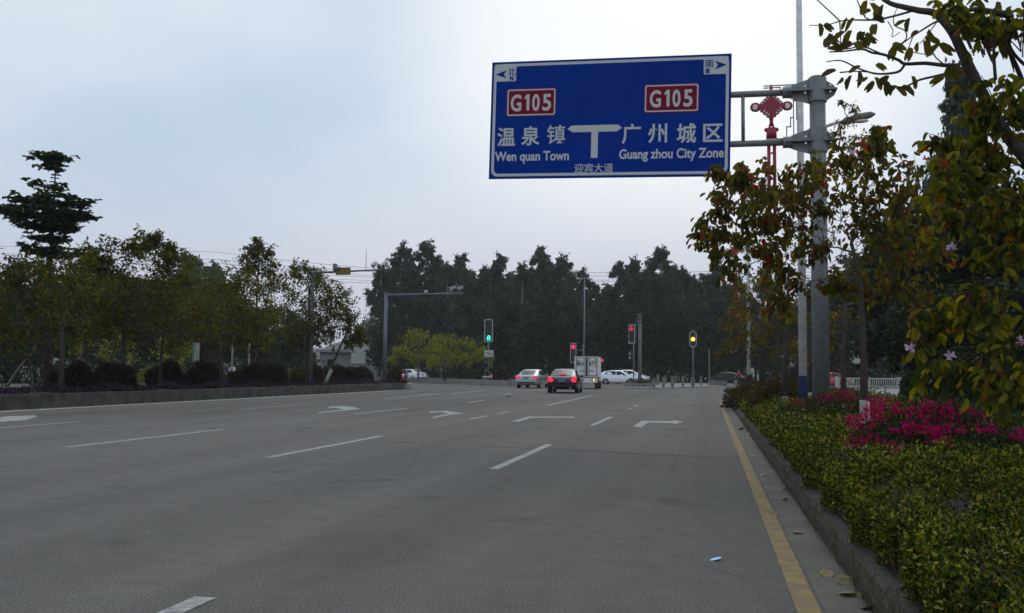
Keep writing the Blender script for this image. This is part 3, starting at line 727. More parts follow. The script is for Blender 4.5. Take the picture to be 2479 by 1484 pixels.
b = MB(); b.cyl((0, .06, 5.15), (0, .06, 5.28), .02, .01, 8); b.build('finial', M['steel'], e)
# red lamp on an arm of the far tall post
xx = PY(1411, 905, 112).x
e = empty('traffic_light', (xx, 112, 0), 0, 'traffic light with a bright round red lamp rising over the white truck', 'traffic light', 'traffic lights at the junction')
b = MB(); b.cyl((0, .1, 0), (0, .1, 4.6), .05, .05, 10); b.build('pole', M['steel'], e, True)
b = MB(); b.cyl((-1.0, .1, 3.9), (0, .1, 3.9), .03, .03, 8); b.build('arm', M['steel'], e)
signal_head(e, 2.4, 4.7, .66, 'rect', 0, 'sred', at=(-1.15, 0))
xx = PY(1458.5, 905, 95).x
e = empty('pedestrian_signal', (xx, 95, 0), 0, 'small pedestrian signal lit red at the right edge of the truck', 'traffic light')
b = MB(); b.cyl((-.2, .1, 0), (-.2, .1, 2.8), .045, .045, 10); b.build('pole', M['steeld'], e, True)
b = MB(); b.box((0, 0, 2.33), (.28, .18, .66)); b.build('housing', M['blackpl'], e, False, .02)
b = MB(); b.ball((0, -.1, 2.47), (.10, .05, .15)); b.build('lens', M['sred'], e)

# ================================================================== CAMERA GANTRIES
def camera_unit(parent, p, aim, label=None):
    b = MB(); p = Vector(p); a = Vector(aim).normalized()
    R = a.to_track_quat('Y', 'Z').to_matrix()
    b.box(p + Vector((0, 0, .30)), (.17, .44, .17), R); o = b.build('camera_housing', M['rail'], parent, False, .03)
    b = MB(); b.box(p + Vector((0, 0, .30)) + R @ Vector((0, .05, .10)), (.20, .54, .018), R); b.build('sunshield', M['rail'], o)
    b = MB(); q = p + Vector((0, 0, .30)) + a * .215; b.cyl(q, q + a * .03, .065, .065, 12); b.build('lens', M['off'], o)
    b = MB(); b.cyl(p, p + Vector((0, 0, .2)), .035, .035, 8); b.build('bracket', M['steeld'], o)
Y = 50.0; bx = PY(752, 905, Y).x
e = empty('camera_gantry', (bx, Y, .35), 0, 'grey camera gantry with a yellow board on its arm', 'camera pole')
zt = PY(752, 660, Y).z - .35
b = MB(); b.tube([(0, 0, -.1), (0, 0, zt)], [.115, .09], 14); b.build('pole', M['steeld'], e, True)
xr = PY(946, 652, Y).x - bx; zr = PY(946, 652, Y).z - .35
b = MB(); b.cyl((-.1, 0, zt - .02), (.45, 0, zt), .10, .09, 12); b.cyl((.4, 0, zt), (xr, 0, zr), .065, .04, 12); b.build('arm', M['steeld'], e, True)
def onarm(px): 
    x = PY(px, 655, Y).x - bx; return Vector((x, 0, zt + (zr - zt) * (x - .2) / (xr - .2)))
q = onarm(832.5)
b = MB(); b.box(q + Vector((0, -.09, 0)), (.86, .04, .42)); yb = b.build('notice_board', M['ylsign'], e)
ring([(q.x + x, q.z + z) for x, z in ((-.43, -.21), (.43, -.21), (.43, .21), (-.43, .21))], [(q.x + x, q.z + z) for x, z in ((-.40, -.18), (.40, -.18), (.40, .18), (-.40, .18))], -.113, 'border', M['brown'], yb)
text('前方路口', .19, M['brown'], yb, 'lettering', (q.x, -.112, q.z + .02), width=.74); text('电子监控', .19, M['brown'], yb, 'lettering', (q.x, -.112, q.z - .17), width=.74)
q = onarm(811); b = MB(); b.box(q + Vector((0, 0, .25)), (.16, .3, .4)); b.cyl(q + Vector((.1, -.1, .22)), q + Vector((.36, -.25, .16)), .12, .09, 12); b.build('floodlight', M['steeld'], e, False, .02)
for px in (906, 931): camera_unit(e, onarm(px), (-.12, -.8, -.45))
q = onarm(886); b = MB(); b.cyl(q, q + Vector((0, 0, 1.18)), .02, .012, 8); b.build('antenna', M['steeld'], e)
q = onarm(907); b = MB(); b.tube([q + Vector((-.08, -.05, 0)), q + Vector((-.06, -.05, -.16)), q + Vector((.0, -.05, -.22)), q + Vector((.07, -.05, -.14)), q + Vector((.07, -.05, 0))], .015, 6); b.build('cable', M['blackpl'], e)
Y = 59.0; bx = PY(931, 905, Y).x
e = empty('camera_gantry', (bx, Y, .35), 0, 'lower grey camera gantry at the tip of the median, two cameras on its arm end', 'camera pole')
zt = PY(931, 713, Y).z - .35; xr = PY(1124, 710, Y).x - bx; zr = PY(1124, 709, Y).z - .35
b = MB(); b.tube([(0, 0, -.1), (0, 0, zt + .06)], [.13, .105], 14); b.build('pole', M['steeld'], e, True)
b = MB(); b.cyl((0, 0, zt - .03), (.4, 0, zt - .03), .085, .075, 12); b.cyl((.35, 0, zt - .03), (xr, 0, zr - .03), .07, .05, 12); b.build('arm', M['steeld'], e, True)
def onarm(px): 
    x = PY(px, 705, Y).x - bx; return Vector((x, 0, zt + .03 + (zr - zt) * x / xr))
for px in (1095, 1113): camera_unit(e, onarm(px), (-.75, -.5, -.3))
q = onarm(1031); b = MB(); b.ball(q + Vector((0, 0, .08)), .13, 12, 8); b.build('dome_camera', M['rail'], e, True)
q = onarm(935); b = MB(); b.box(q + Vector((-.02, 0, .08)), (.3, .12, .05)); b.build('cap', M['steeld'], e)

# ================================================================== POSTS, BOLLARDS, STONE TUBS, CONES, RAILING
Y = 84.5; x = PY(1549, 905, Y).x
e = empty('utility_pole', (x, Y, 0), 0, 'plain concrete utility pole cut short, rising from the small kerbed island', 'utility pole')
zt = PY(1549, 768, Y).z
b = MB(); b.cyl((0, 0, 0), (0, 0, zt - .5), .155, .15, 16); b.build('shaft', M['conpole'], e, True)
for k in range(3):
    b = MB(); b.cyl((0, 0, zt - .5 + k * .28), (0, 0, zt - .29 + k * .28), .19 - .02 * k, .19 - .02 * k, 16); b.build('collar', M['conpole'], e, True)
b = MB(); b.cyl((-.35, .1, 4.5), (-.35, .1, zt - .1), .03, .03, 8); b.build('conduit', M['steel'], e)
def double_lamp(px, ytop, Y, label, wpx):
    x = PY(px, 905, Y).x; z = PY(px, ytop, Y).z; hw = wpx * dep((x, Y, z)) / F / 2
    e = empty('street_lamp', (x, Y, 0), 0, label, 'street lamp')
    b = MB(); b.cyl((0, 0, 0), (0, 0, z), .13, .07, 10); b.build('pole', M['steel'], e, True)
    b = MB(); b.tube([(-hw, 0, z - .05), (0, 0, z), (hw, 0, z - .05)], .06, 8); b.build('arm', M['steel'], e, True)
    for s in (-1, 1):
        b = MB(); b.ball((s * hw, 0, z - .12), (.45, .16, .1)); b.build('lamp_head', M['rail'], e, True)
        b = MB(); b.tube([(s * .25, 0, z), (s * .25, 0, z + .5), (s * .6, 0, z + .5), (s * .6, 0, z)], .03, 6); b.build('top_frame', M['steel'], e)
double_lamp(1414, 673, 124, 'tall double-armed street lamp standing up behind the white truck', 26)
double_lamp(1027, 667, 150, 'faint double-armed street lamp among the tall trees behind the gantry', 16)
for px, y0, Y, lab in ((1717, 845, 108, 'thin pale post right of the amber traffic light'), (561, 829, 62, 'thin pale post behind the bushes, left one of two'), (602, 829, 62, 'thin pale post behind the bushes, right one of two')):
    x = PY(px, 905, Y).x; b = MB(); zz = PY(px, y0, Y).z; b.cyl((0, 0, 0), (0, 0, zz), .07, .055, 10); b.cyl((0, 0, zz), (0, 0, zz + .04), .075, .03, 10)
    o = b.build('post', M['bamboo'], None, True); o.location = (x, Y, 0); tag(o, lab, 'post')
x = PY(475, 905, 66).x
e = empty('banner_post', (x, 66, 0), 0, 'stout pale post with a green panel on its left side', 'post')
b = MB(); b.cyl((0, 0, 0), (0, 0, 3.2), .19, .18, 14); b.build('shaft', M['bamboo'], e, True)
b = MB(); b.box((-.24, -.05, 2.5), (.2, .06, 1.5)); b.build('panel', M['green'], e)
for px, y0, y1, Y, lab in ((164, 728, 778, 33, 'narrow dark blue banner hung in the median trees, the left one'), (208, 742, 784, 33, 'narrow dark blue banner hung in the median trees, the right one')):
    p, q = PY(px, y0, Y), PY(px, y1, Y)
    e = empty('banner', (p.x, Y, 0), 0, lab, 'banner', 'blue banners in the median')
    b = MB(); b.cyl((-.12, .03, .3), (-.12, .03, p.z + .1), .025, .02, 8); b.build('pole', M['steeld'], e)
    b = MB(); b.box((.02, 0, (p.z + q.z) / 2), (.2, .015, p.z - q.z)); b.build('cloth', M['bluec'], e)
# small kerbed island round the utility pole
p = G(1540, 938)
e = empty('planter', (p.x + .2, p.y + 1.3, 0), 0, 'low kerbed planter of weeds round the foot of the concrete pole', 'planter')
b = MB()
for k in range(14):
    a = 2 * math.pi * k / 14; R = Matrix.Rotation(a + math.pi / 2, 3, 'Z'); b.box((1.25 * math.cos(a), 1.1 * math.sin(a), .17), (.56, .16, .36), R)
b.build('rim', M['pave'], e, False, .015)
b = MB(); b.cyl((0, 0, .05), (0, 0, .27), 1.2, 1.2, 18); b.build('soil', M['soil'], e)
rg = np.random.default_rng(4)
P = np.stack([rg.normal(size=420) * .55, rg.normal(size=420) * .5, .3 + rg.random(420) * .35], 1); leafmesh('weeds', P, rg.normal(size=(420, 3)) * .6 + [0, 0, .7], .22, 'long', M['lhedge'], e, rg)
# stone bollards on the traffic island
bl_ = [(1583, 1600 / 3.873 * 0, 938)]
specs = [(1583, 938, 23, 9, 'conpole', 'square stone bollard, first in the row right of the planter'), (1593, 931, 24, 9, 'conpole', 'stone bollard close behind the first of the row'),
         (1606, 937, 24, 9, 'conpole', 'short stone bollard standing second in front'), (1611.5, 929, 20, 6, 'barkpale', 'reddish stone bollard behind the second bollard'),
         (1628, 936.5, 26, 9, 'conpole', 'bollard in the middle of the row, tallest of them'), (1636.5, 928, 20, 6, 'barkpale', 'reddish bollard peeping from behind the tallest bollard'),
         (1653, 935.5, 24, 7, 'conpole', 'lone slim bollard left of the amber light pole'), (1677, 935, 22, 11, 'conpole', 'broad bollard at the foot of the amber light pole'), (1697, 933, 20, 7, 'conpole', 'last bollard, next to the stone tub')]
for px, yb, hp, wp, m_, lab in specs:
    p = G(px, yb, .05); k = dep(p) / F
    e = empty('bollard', p, random.Random(px).uniform(-.2, .2), lab, 'bollard', 'stone bollards on the traffic island')
    wv, hv = wp * k * .8, hp * k
    b = MB(); b.box((0, 0, hv * .44), (wv, wv, hv * .88)); b.build('shaft', M[m_], e, False, .03)
    b = MB(); b.box((0, 0, hv * .91), (wv * .82, wv * .82, hv * .06)); b.box((0, 0, hv * .97), (wv * 1.04, wv * 1.04, hv * .08)); b.build('cap', M[m_], e, False, .03)
p = G(1737, 933.5); k = dep(p) / F
e = empty('stone_tub', p, 0, 'round planter ring of upright stone slabs at the right end of the island', 'planter')
b = MB()
for i in range(18):
    a = 2 * math.pi * i / 18; R = Matrix.Rotation(a + math.pi / 2, 3, 'Z'); b.box((.92 * math.cos(a), .92 * math.sin(a), .26), (.31, .14, .52), R)
b.build('rim', M['conpole'], e, False, .02); b = MB(); b.cyl((0, 0, .05), (0, 0, .42), .88, .88, 18); b.build('soil', M['soil'], e)
def cone(p, h, lab):
    e = empty('traffic_cone', p, 0, lab, 'traffic cone', 'traffic cones')
    b = MB(); b.box((0, 0, .02), (.36 * h / .7, .36 * h / .7, .04)); b.build('base', M['red'], e)
    b = MB(); b.cyl((0, 0, .04), (0, 0, h * .36), .13 * h / .7, .095 * h / .7, 16); b.cyl((0, 0, h * .62), (0, 0, h), .07 * h / .7, .03, 16); b.build('body', M['red'], e, True)
    b = MB(); b.cyl((0, 0, h * .36), (0, 0, h * .62), .096 * h / .7, .07 * h / .7, 16); b.build('white_band', M['whitepole'], e, True)
cone(PY(976, 921, 60.2), .72, 'red and white cone standing on the tip of the long median'); cone(G(1189, 921, .45), .78, 'red and white cone beside the green arrow traffic light')
b = MB(); b.box((0, 0, .2), (.18, .9, .4)); o = b.build('end_stone', M['rim'], None, False, .03); o.location = (-19.7, 61.2, 0); tag(o, 'worn painted end stone closing the long median kerb', 'kerb stone')
# white railing
pA, pB = PY(2026, 938, 98), PY(2252, 938, 99); pA.z = pB.z = .02
e = empty('railing', pA, math.atan2(pB.y - pA.y, pB.x - pA.x), 'white balustrade railing between posts beyond the flower bushes', 'railing')
Lr = (pB - pA).length; nb = 3
for i in range(nb + 1):
    b = MB(); x = Lr * i / nb; b.box((x, 0, .5), (.28, .28, 1.0)); b.box((x, 0, 1.03), (.36, .36, .08)); b.build('post', M['rail'], e, False, .02)
    if i < nb:
        s = Lr / nb; b = MB(); b.box((x + s / 2, 0, .92), (s - .28, .12, .12)); b.box((x + s / 2, 0, .14), (s - .28, .12, .12)); b.build('rail_bar', M['rail'], e)
        n = 13; b = MB()
        for k in range(n): b.box((x + .14 + (s - .28) * (k + .5) / n, 0, .53), (.07, .07, .66))
        b.build('baluster_row', M['rail'], e)
pA, pB = G(1985, 934), G(2008, 932)
# overhead wires strung left to right behind the trees
for i, (yl, yr) in enumerate(((628, 658), (637, 668), (645, 672), (654, 680), (660, 686), (610, 650))):
    a = PY(-150, yl - 18, 170); c = PY(525, yl, 170); d = PY(910, yr, 170); f = PY(2150, yr - 6, 170)
    pts = [a.lerp(c, t) for t in (0, .5)] + [c.lerp(d, t) + Vector((0, 0, -.25 * math.sin(t * 3.14))) for t in (0, .25, .5, .75)] + [d.lerp(f, t) + Vector((0, 0, -1.0 * math.sin(t * 3.14))) for t in (0, .2, .4, .6, .8, 1)]
    b = MB(); b.tube(pts, .032, 5)
    o = b.build('power_line', M['wire']); tag(o, ['topmost', 'second highest', 'third highest', 'fourth highest', 'lowest', 'faint uppermost'][i] + ' power line sagging across the gap between the trees', 'power line', 'power lines behind the trees')
for px, lab in ((-140, 'far power pole at the left carrying the wires'), (2150, 'far power pole behind the right trees carrying the wires')):
    p = PY(px, 905, 170); b = MB(); b.cyl((0, 0, 0), (0, 0, 22), .2, .14, 10); b.box((0, 0, 21), (.15, 3, .15)); b.box((0, 0, 19.5), (.15, 3, .15)); o = b.build('power_pole', M['conpole']); o.location = (p.x, p.y, 0); tag(o, lab, 'power pole')

# ================================================================== VEHICLES  (built with the nose towards +y)
def lerp(a, b, t): return a + (b - a) * t
def car(name, loc, rz, label, paint, lower, green, wheels, glass_side, rear=None, front=None, lit=False, high=False, plate=True, cat='car', chrome=False, group=None, rim='rim', exhaust=True):
    e = empty(name, loc, rz, label, cat, group)
    # body: rounded loft of the lower shell
    b = MB(); n = 12
    for (y, zl, zt, w_) in lower:
        for (u, v) in ((.80, 0), (.95, .06), (1.0, .25), (1.0, .55), (.985, .80), (.93, .95), (.80, 1.0)): b.v.append((w_ * u, y, lerp(zl, zt, v)))
        for (u, v) in reversed(((.80, 0), (.95, .06), (1.0, .25), (1.0, .55), (.985, .80), (.93, .95), (.80, 1.0))): b.v.append((-w_ * u, y, lerp(zl, zt, v)))
    n = 14
    for i in range(len(lower) - 1):
        for k in range(n): b.f.append((i * n + k, (i + 1) * n + k, (i + 1) * n + (k + 1) % n, i * n + (k + 1) % n))
    b.f.append(tuple(range(n))); b.f.append(tuple(reversed(range((len(lower) - 1) * n, len(lower) * n))))
    # greenhouse joined to the same body shell
    o_ = len(b.v)
    for (y, zb, zt, wb, wt) in green:
        b.v += [(wb, y, zb), (lerp(wb, wt, .8), y, lerp(zb, zt, .8)), (wt * .9, y, lerp(zb, zt, .965)), (wt * .5, y, zt), (-wt * .5, y, zt), (-wt * .9, y, lerp(zb, zt, .965)), (-lerp(wb, wt, .8), y, lerp(zb, zt, .8)), (-wb, y, zb)]
    m = 8
    for i in range(len(green) - 1):
        for k in range(m - 1): b.f.append((o_ + i * m + k, o_ + (i + 1) * m + k, o_ + (i + 1) * m + k + 1, o_ + i * m + k + 1))
    b.f.append(tuple(o_ + k for k in range(m))); b.f.append(tuple(o_ + (len(green) - 1) * m + k for k in reversed(range(m))))
    o = b.build('body', M[paint], e, True); fixnormals(o)
    md = o.modifiers.new('split', 'EDGE_SPLIT'); md.split_angle = RAD(38)
    def gh(y):                                       # greenhouse section at y
        for p, q in zip(green[:-1], green[1:]):
            if p[0] <= y <= q[0]:
                t = (y - p[0]) / (q[0] - p[0]); return [lerp(p[i], q[i], t) for i in range(1, 5)]
        return list(green[-1][1:])
    def sidex(y, z):
        zb, zt, wb, wt = gh(y); return lerp(wb, wt, (z - zb) / (zt - zb))
    for s in (-1, 1):
        for poly in glass_side:
            b = MB(); pts = [(s * (sidex(y, z) + .012), y, z) for y, z in poly]; b.add(pts, [tuple(range(len(pts)))]); b.build('side_window', M['glass'], e)
    def screen(ya, yb, wa, wb, nm, m_):
        za, zb = gh(ya), gh(yb); d = .015
        zA, zB = za[1] + .004, zb[1] + .004
        sg = 1 if yb < ya else -1
        b = MB(); N_ = 6; vs = []
        for k in range(N_ + 1):
            t = k / N_; y = lerp(ya, yb, t); z = lerp(zA, zB, t) + .012; w_ = lerp(wa, wb, t)
            vs += [(-w_, y + sg * .008, z - .035), (-w_ * .5, y + sg * .012, z), (w_ * .5, y + sg * .012, z), (w_, y + sg * .008, z - .035)]
        b.add(vs, [(4 * k + q, 4 * k + q + 1, 4 * k + q + 5, 4 * k + q + 4) for k in range(N_) for q in range(3)]); o2 = b.build(nm, M[m_], e, True); fixnormals(o2)
    yr0, yr1, wr0, wr1 = rear['win']; screen(yr0, yr1, wr0, wr1, 'rear_window', rear.get('glass', 'glassp'))
    yf0, yf1, wf0, wf1 = front['win']; screen(yf0, yf1, wf0, wf1, 'windscreen', 'glass')
    yb = lower[0][0]; yf = lower[-1][0]
    for s in (-1, 1):
        b = MB(); poly = rear['lamp']; b.prism([(s * x, z) for x, z in poly], yb - .02, yb + .22); o2 = b.build('tail_lamp', M['taillit' if lit else 'tailoff'], e, False, .015); fixnormals(o2)
        b = MB(); poly = front['lamp']; b.prism([(s * x, z) for x, z in poly], yf - .42, yf + .0); o2 = b.build('headlight', M['head'], e, False, .015); fixnormals(o2)
        b = MB(); my = front['mir']; zb = gh(my)[0]; xw = sidex(my, zb + .05)
        b.ball((s * (xw + .13), my, zb + .1), (.11, .06, .075), 10, 6); b.box((s * (xw + .03), my, zb + .06), (.1, .04, .03)); b.build('mirror', M[paint], e, True)
    if high: b = MB(); b.box((0, yr0 + .02 * 0 + .07, gh(yr0 + .07)[1] + .05), (.36, .05, .05)); b.build('brake_light', M['taillit'], e)
    zpl = rear['plate']
    b = MB(); b.box((0, yb - .03, zpl), (.46, .02, .15)); pl = b.build('number_plate', M['plate'], e)
    b = MB()
    for k in range(6): b.box((-.17 + .07 * k, yb - .042, zpl), (.035, .004, .08))
    b.build('characters', M['signwhite'], pl)
    b = MB(); zb_ = rear['bump']; w0 = lower[1][3]
    b.tube([(-w0 * .96, yb + .12, zb_), (-w0 * .8, yb - .03, zb_), (0, yb - .06, zb_), (w0 * .8, yb - .03, zb_), (w0 * .96, yb + .12, zb_)], .055, 8); b.build('bumper', M[paint], e, True)
    b = MB(); b.box((0, yb + .02, lower[0][1] + .02), (w0 * 1.5, .1, .12)); b.build('valance', M['blackpl'], e)
    if chrome: b = MB(); b.box((0, yb - .03, zpl + .15), (.95, .02, .045)); b.build('chrome_strip', M['chrome'], e)
    if exhaust:
        for s in (-1, 1):
            b = MB(); b.cyl((s * .5, yb - .05, lower[1][1] + .02), (s * .5, yb + .2, lower[1][1] + .02), .04, .04, 10); b.build('exhaust', M['chrome'], e)
    for wy in wheels[:2]:
        for s in (-1, 1):
            wx = wheels[2]; r = wheels[3]
            b = MB(); b.cyl((s * (wx + .05), wy, r + .02), (s * (wx + .085), wy, r + .02), r + .055, r + .055, 24); b.build('wheel_arch', M['blackpl'], e)
            wh = empty('wheel', (s * wx, wy, r)); wh.parent = e
            b = MB(); b.tube([(s * -.12, 0, 0), (s * -.10, 0, 0), (s * .09, 0, 0), (s * .115, 0, 0)], [r - .03, r, r, r - .03], 24); b.build('tyre', M['tyre'], wh, True)
            b = MB(); b.cyl((s * .09, 0, 0), (s * .122, 0, 0), r * .22, r * .2, 16)
            b.tube([(s * .105, r * .64 * math.cos(a), r * .64 * math.sin(a)) for a in np.linspace(0, 6.2832, 25)], .022, 6, False)
            for k in range(7):
                a = 2 * math.pi * k / 7; b.box((s * .112, r * .40 * math.cos(a), r * .40 * math.sin(a)), (.02, r * .5, .055), Matrix.Rotation(a, 3, 'X'))
            b.build('rim', M[rim], wh)
    return e
SED_L = [(-2.36, .42, .84, .74), (-2.30, .30, .97, .84), (-2.0, .24, 1.03, .895), (-1.3, .21, 1.0, .91), (0, .2, .96, .915), (1.2, .21, .94, .905), (1.9, .23, .86, .885), (2.25, .28, .74, .82), (2.38, .42, .62, .70)]
SED_G = [(-1.85, .96, 1.015, .78, .74), (-1.05, .95, 1.375, .84, .66), (-.55, .94, 1.455, .85, .645), (0, .93, 1.475, .85, .645), (.5, .93, 1.43, .85, .635), (1.35, .90, .955, .80, .76)]
SED_S = [[(-1.35, 1.0), (-.22, 1.0), (-.22, 1.37), (-.75, 1.36), (-1.02, 1.27)], [(-.14, 1.0), (.98, .985), (.36, 1.36), (-.14, 1.38)]]
SREAR = dict(win=(-1.76, -1.08, .68, .58), lamp=[(.84, .95), (.48, .90), (.44, .80), (.62, .74), (.84, .74)], plate=.80, bump=.52)
FRONT = dict(win=(1.25, .55, .68, .58), lamp=[(.80, .74), (.42, .68), (.44, .56), (.80, .60)], mir=.85)
ROADDIR = 0.0
p = G(1279, 939.5); car('silver_sedan', (p.x + .1, p.y + 1.5, 0), RAD(-3), 'silver sedan with brake lights lit, leftmost car waiting at the lights', 'silver', SED_L, SED_G, (-1.38, 1.42, .80, .32), SED_S, SREAR, FRONT, lit=True, group='cars waiting at the junction')
BR = dict(win=(-1.76, -1.08, .70, .60), lamp=[(.86, .99), (.60, .95), (.50, .80), (.60, .66), (.84, .66)], plate=.76, bump=.46)
LIM_L = [(y * 1.04, a, b_ * 1.01 if b_ > .8 else b_, c * 1.01) for y, a, b_, c in SED_L]
p = G(1360, 951.5); car('black_sedan', (p.x, p.y + 1.5, 0), RAD(3.5), 'glossy black sedan with bright red brake lights, nearest car on the road', 'black', LIM_L, SED_G, (-1.42, 1.48, .82, .33), SED_S, BR, FRONT, lit=True, high=True, chrome=True, group='cars waiting at the junction')
HAT_L = [(-2.12, .42, .90, .76), (-2.05, .30, 1.02, .84), (-1.6, .23, 1.04, .88), (-.8, .21, 1.0, .90), (.3, .2, .98, .90), (1.2, .21, .96, .89), (1.75, .24, .88, .86), (2.08, .32, .74, .78), (2.2, .45, .60, .66)]
HAT_G = [(-2.0, .98, 1.06, .78, .72), (-1.5, .98, 1.38, .83, .64), (-.7, .97, 1.51, .85, .65), (0, .96, 1.53, .85, .65), (.45, .96, 1.49, .85, .64), (1.45, .93, .98, .80, .74)]
HAT_S = [[(-1.45, 1.08), (-.2, 1.04), (-.2, 1.42), (-.75, 1.42), (-1.2, 1.33)], [(-.12, 1.04), (1.02, 1.0), (.35, 1.40), (-.12, 1.43)]]
HREAR = dict(win=(-1.92, -1.5, .62, .55), lamp=[(.84, 1.0), (.55, .97), (.55, .82), (.84, .80)], plate=.78, bump=.50, glass='glass')
Yh = 104.0; xh = PY(1496, 905, Yh).x
car('white_hatchback', (xh, Yh, 0), RAD(-88), 'white hatchback seen side-on, driving right just past the truck', 'wpaint', HAT_L, HAT_G, (-1.28, 1.34, .79, .33), HAT_S, HREAR, FRONT, exhaust=False)
SUV_L = [(y * 1.05, a + .06, z + .08, w_) for y, a, z, w_ in HAT_L]; SUV_G = [(y * 1.05, a + .08, z + .10, wb, wt) for y, a, z, wb, wt in HAT_G]; SUV_S = [[(y * 1.05, z + .09) for y, z in q] for q in HAT_S]
UR = dict(HREAR); UR['win'] = (-1.98, -1.58, .62, .55); UF = dict(FRONT); UF['lamp'] = [(.80, .90), (.40, .86), (.44, .72), (.80, .74)]
xh = PY(1524, 905, 113.5).x
car('white_suv', (xh, 113.5, 0), RAD(-97), 'white sport utility car half hidden beyond the white hatchback', 'wpaint', SUV_L, SUV_G, (-1.34, 1.42, .80, .36), SUV_S, UR, UF, exhaust=False)
xh = PY(2012, 905, 107).x; car('red_car', (xh, 107, 0), RAD(-84), 'red car passing behind the white railing, partly hidden by the grey sign pole', 'rpaint', HAT_L, HAT_G, (-1.28, 1.34, .79, .33), HAT_S, HREAR, FRONT, exhaust=False)
xh = PY(1758, 905, 116).x; car('dark_car', (xh, 116, 0), RAD(75), 'dark car parked beside the hedge at the far right kerb', 'dkpaint', SED_L, SED_G, (-1.38, 1.42, .80, .32), SED_S, SREAR, FRONT)
xh = PY(993, 905, 118).x; car('white_car', (xh, 118, 0), RAD(60), 'white car mostly hidden by dark bushes behind the left island', 'wpaint', SED_L, SED_G, (-1.38, 1.42, .80, .32), SED_S, SREAR, FRONT)
# the box truck
p = G(1421, 941.5)
e = empty('box_truck', (p.x, p.y - .3, 0), RAD(3), 'small white box truck with blue lettering across its rear doors', 'truck')
BW, BZ0, BZ1, BL = 1.86, .92, 2.46, 3.0
b = MB(); b.box((0, BL / 2, (BZ0 + BZ1) / 2), (BW - .02, BL - .02, BZ1 - BZ0 - .02)); b.build('cargo_box', M['wtruck'], e, False, .012)
fr = MB()
for s in (-1, 1): fr.box((s * (BW / 2 - .035), .0, (BZ0 + BZ1) / 2), (.075, .06, BZ1 - BZ0))
fr.box((0, .0, BZ1 - .03), (BW - .16, .06, .07)); fr.box((0, .0, BZ0 + .03), (BW - .16, .06, .06)); fr.build('door_frame', M['wtruck'], e, False, .008)
for s in (-1, 1):
    b = MB(); b.box((s * .435, -.012, (BZ0 + BZ1) / 2), (.74, .02, BZ1 - BZ0 - .24)); d = b.build('rear_door', M['wtruck'], e, False, .008)
    b = MB(); b.box((s * .105, -.03, (BZ0 + BZ1) / 2), (.05, .02, BZ1 - BZ0 - .26)); b.build('door_edge', M['rail'], d)
    b = MB(); b.cyl((s * .19, -.04, BZ0 + .06), (s * .19, -.04, BZ1 - .08), .016, .016, 8); b.build('lock_rod', M['steeld'], d)
    b = MB(); b.box((s * .34, -.05, 1.40), (.34, .02, .03)); b.box((s * .47, -.05, 1.40), (.07, .03, .06)); b.build('handle', M['blackpl'], d)
    for z in (1.12, 1.7, 2.26): b = MB(); b.box((s * .76, -.035, z), (.16, .02, .035)); b.build('hinge', M['steeld'], d)
    for z in (1.30, 2.17): b = MB(); b.box((s * .45, -.024, z), (.66, .006, .02)); b.build('rib', M['conpole'], d)
    text('粤A4' if s < 0 else '477', .40, M['navy'], d, 'lettering', (s * .46, -.026, 1.80), width=.62 if s < 0 else .58, bold=.012)
    b = MB()
    for k in range(4): b.box((s * .45 - .22 + .145 * k, -.026, 1.75), (.06, .006, .05))
    b.build('small_lettering', M['navy'], d)
b = MB(); b.box((0, -.026 + .012, (BZ0 + BZ1) / 2), (.13, .02, BZ1 - BZ0 - .2)); b.build('door_seal', M['blackpl'], e)
b = MB()
for x in (-.86, .86): b.box((x * .905, -.034, (BZ0 + BZ1) / 2), (.03, .012, BZ1 - BZ0 - .2))
b.box((0, -.034, BZ1 - .085), (1.56, .012, .03)); b.box((0, -.034, BZ0 + .085), (1.56, .012, .03)); b.build('gasket', M['blackpl'], e)
b = MB(); b.box((0, .08, .66), (1.66, .14, .36)); b.build('bumper', M['wtruck'], e, False, .02)
b = MB(); b.box((-.42, .0, .66), (.46, .02, .15)); pl = b.build('number_plate', M['plate'], e)
b = MB()
for k in range(6): b.box((-.59 + .07 * k, -.012, .66), (.035, .004, .08))
b.build('characters', M['signwhite'], pl)
for s in (-1, 1):
    b = MB(); b.box((s * .52, .0, .68), (.30, .03, .14)); l_ = b.build('tail_lamp', M['tailoff'], e, False, .01)
    b = MB(); b.cyl((s * .56, -.03, .68), (s * .56, -.01, .68), .075, .075, 14); b.build('indicator', M['indic' if s > 0 else 'tailoff'], l_)
b = MB(); b.box((0, 2.4, .62), (.8, 4.6, .16)); b.build('chassis', M['blackpl'], e)
b = MB(); b.prism([(y, z) for y, z in ((3.08, .55), (4.72, .55), (4.8, 1.0), (4.62, 1.25), (4.15, 2.05), (3.95, 2.12), (3.08, 2.12))], -.84, .84, Matrix(((0, 1, 0), (1, 0, 0), (0, 0, 1)))); o = b.build('cab', M['wtruck'], e, False, .05); fixnormals(o)
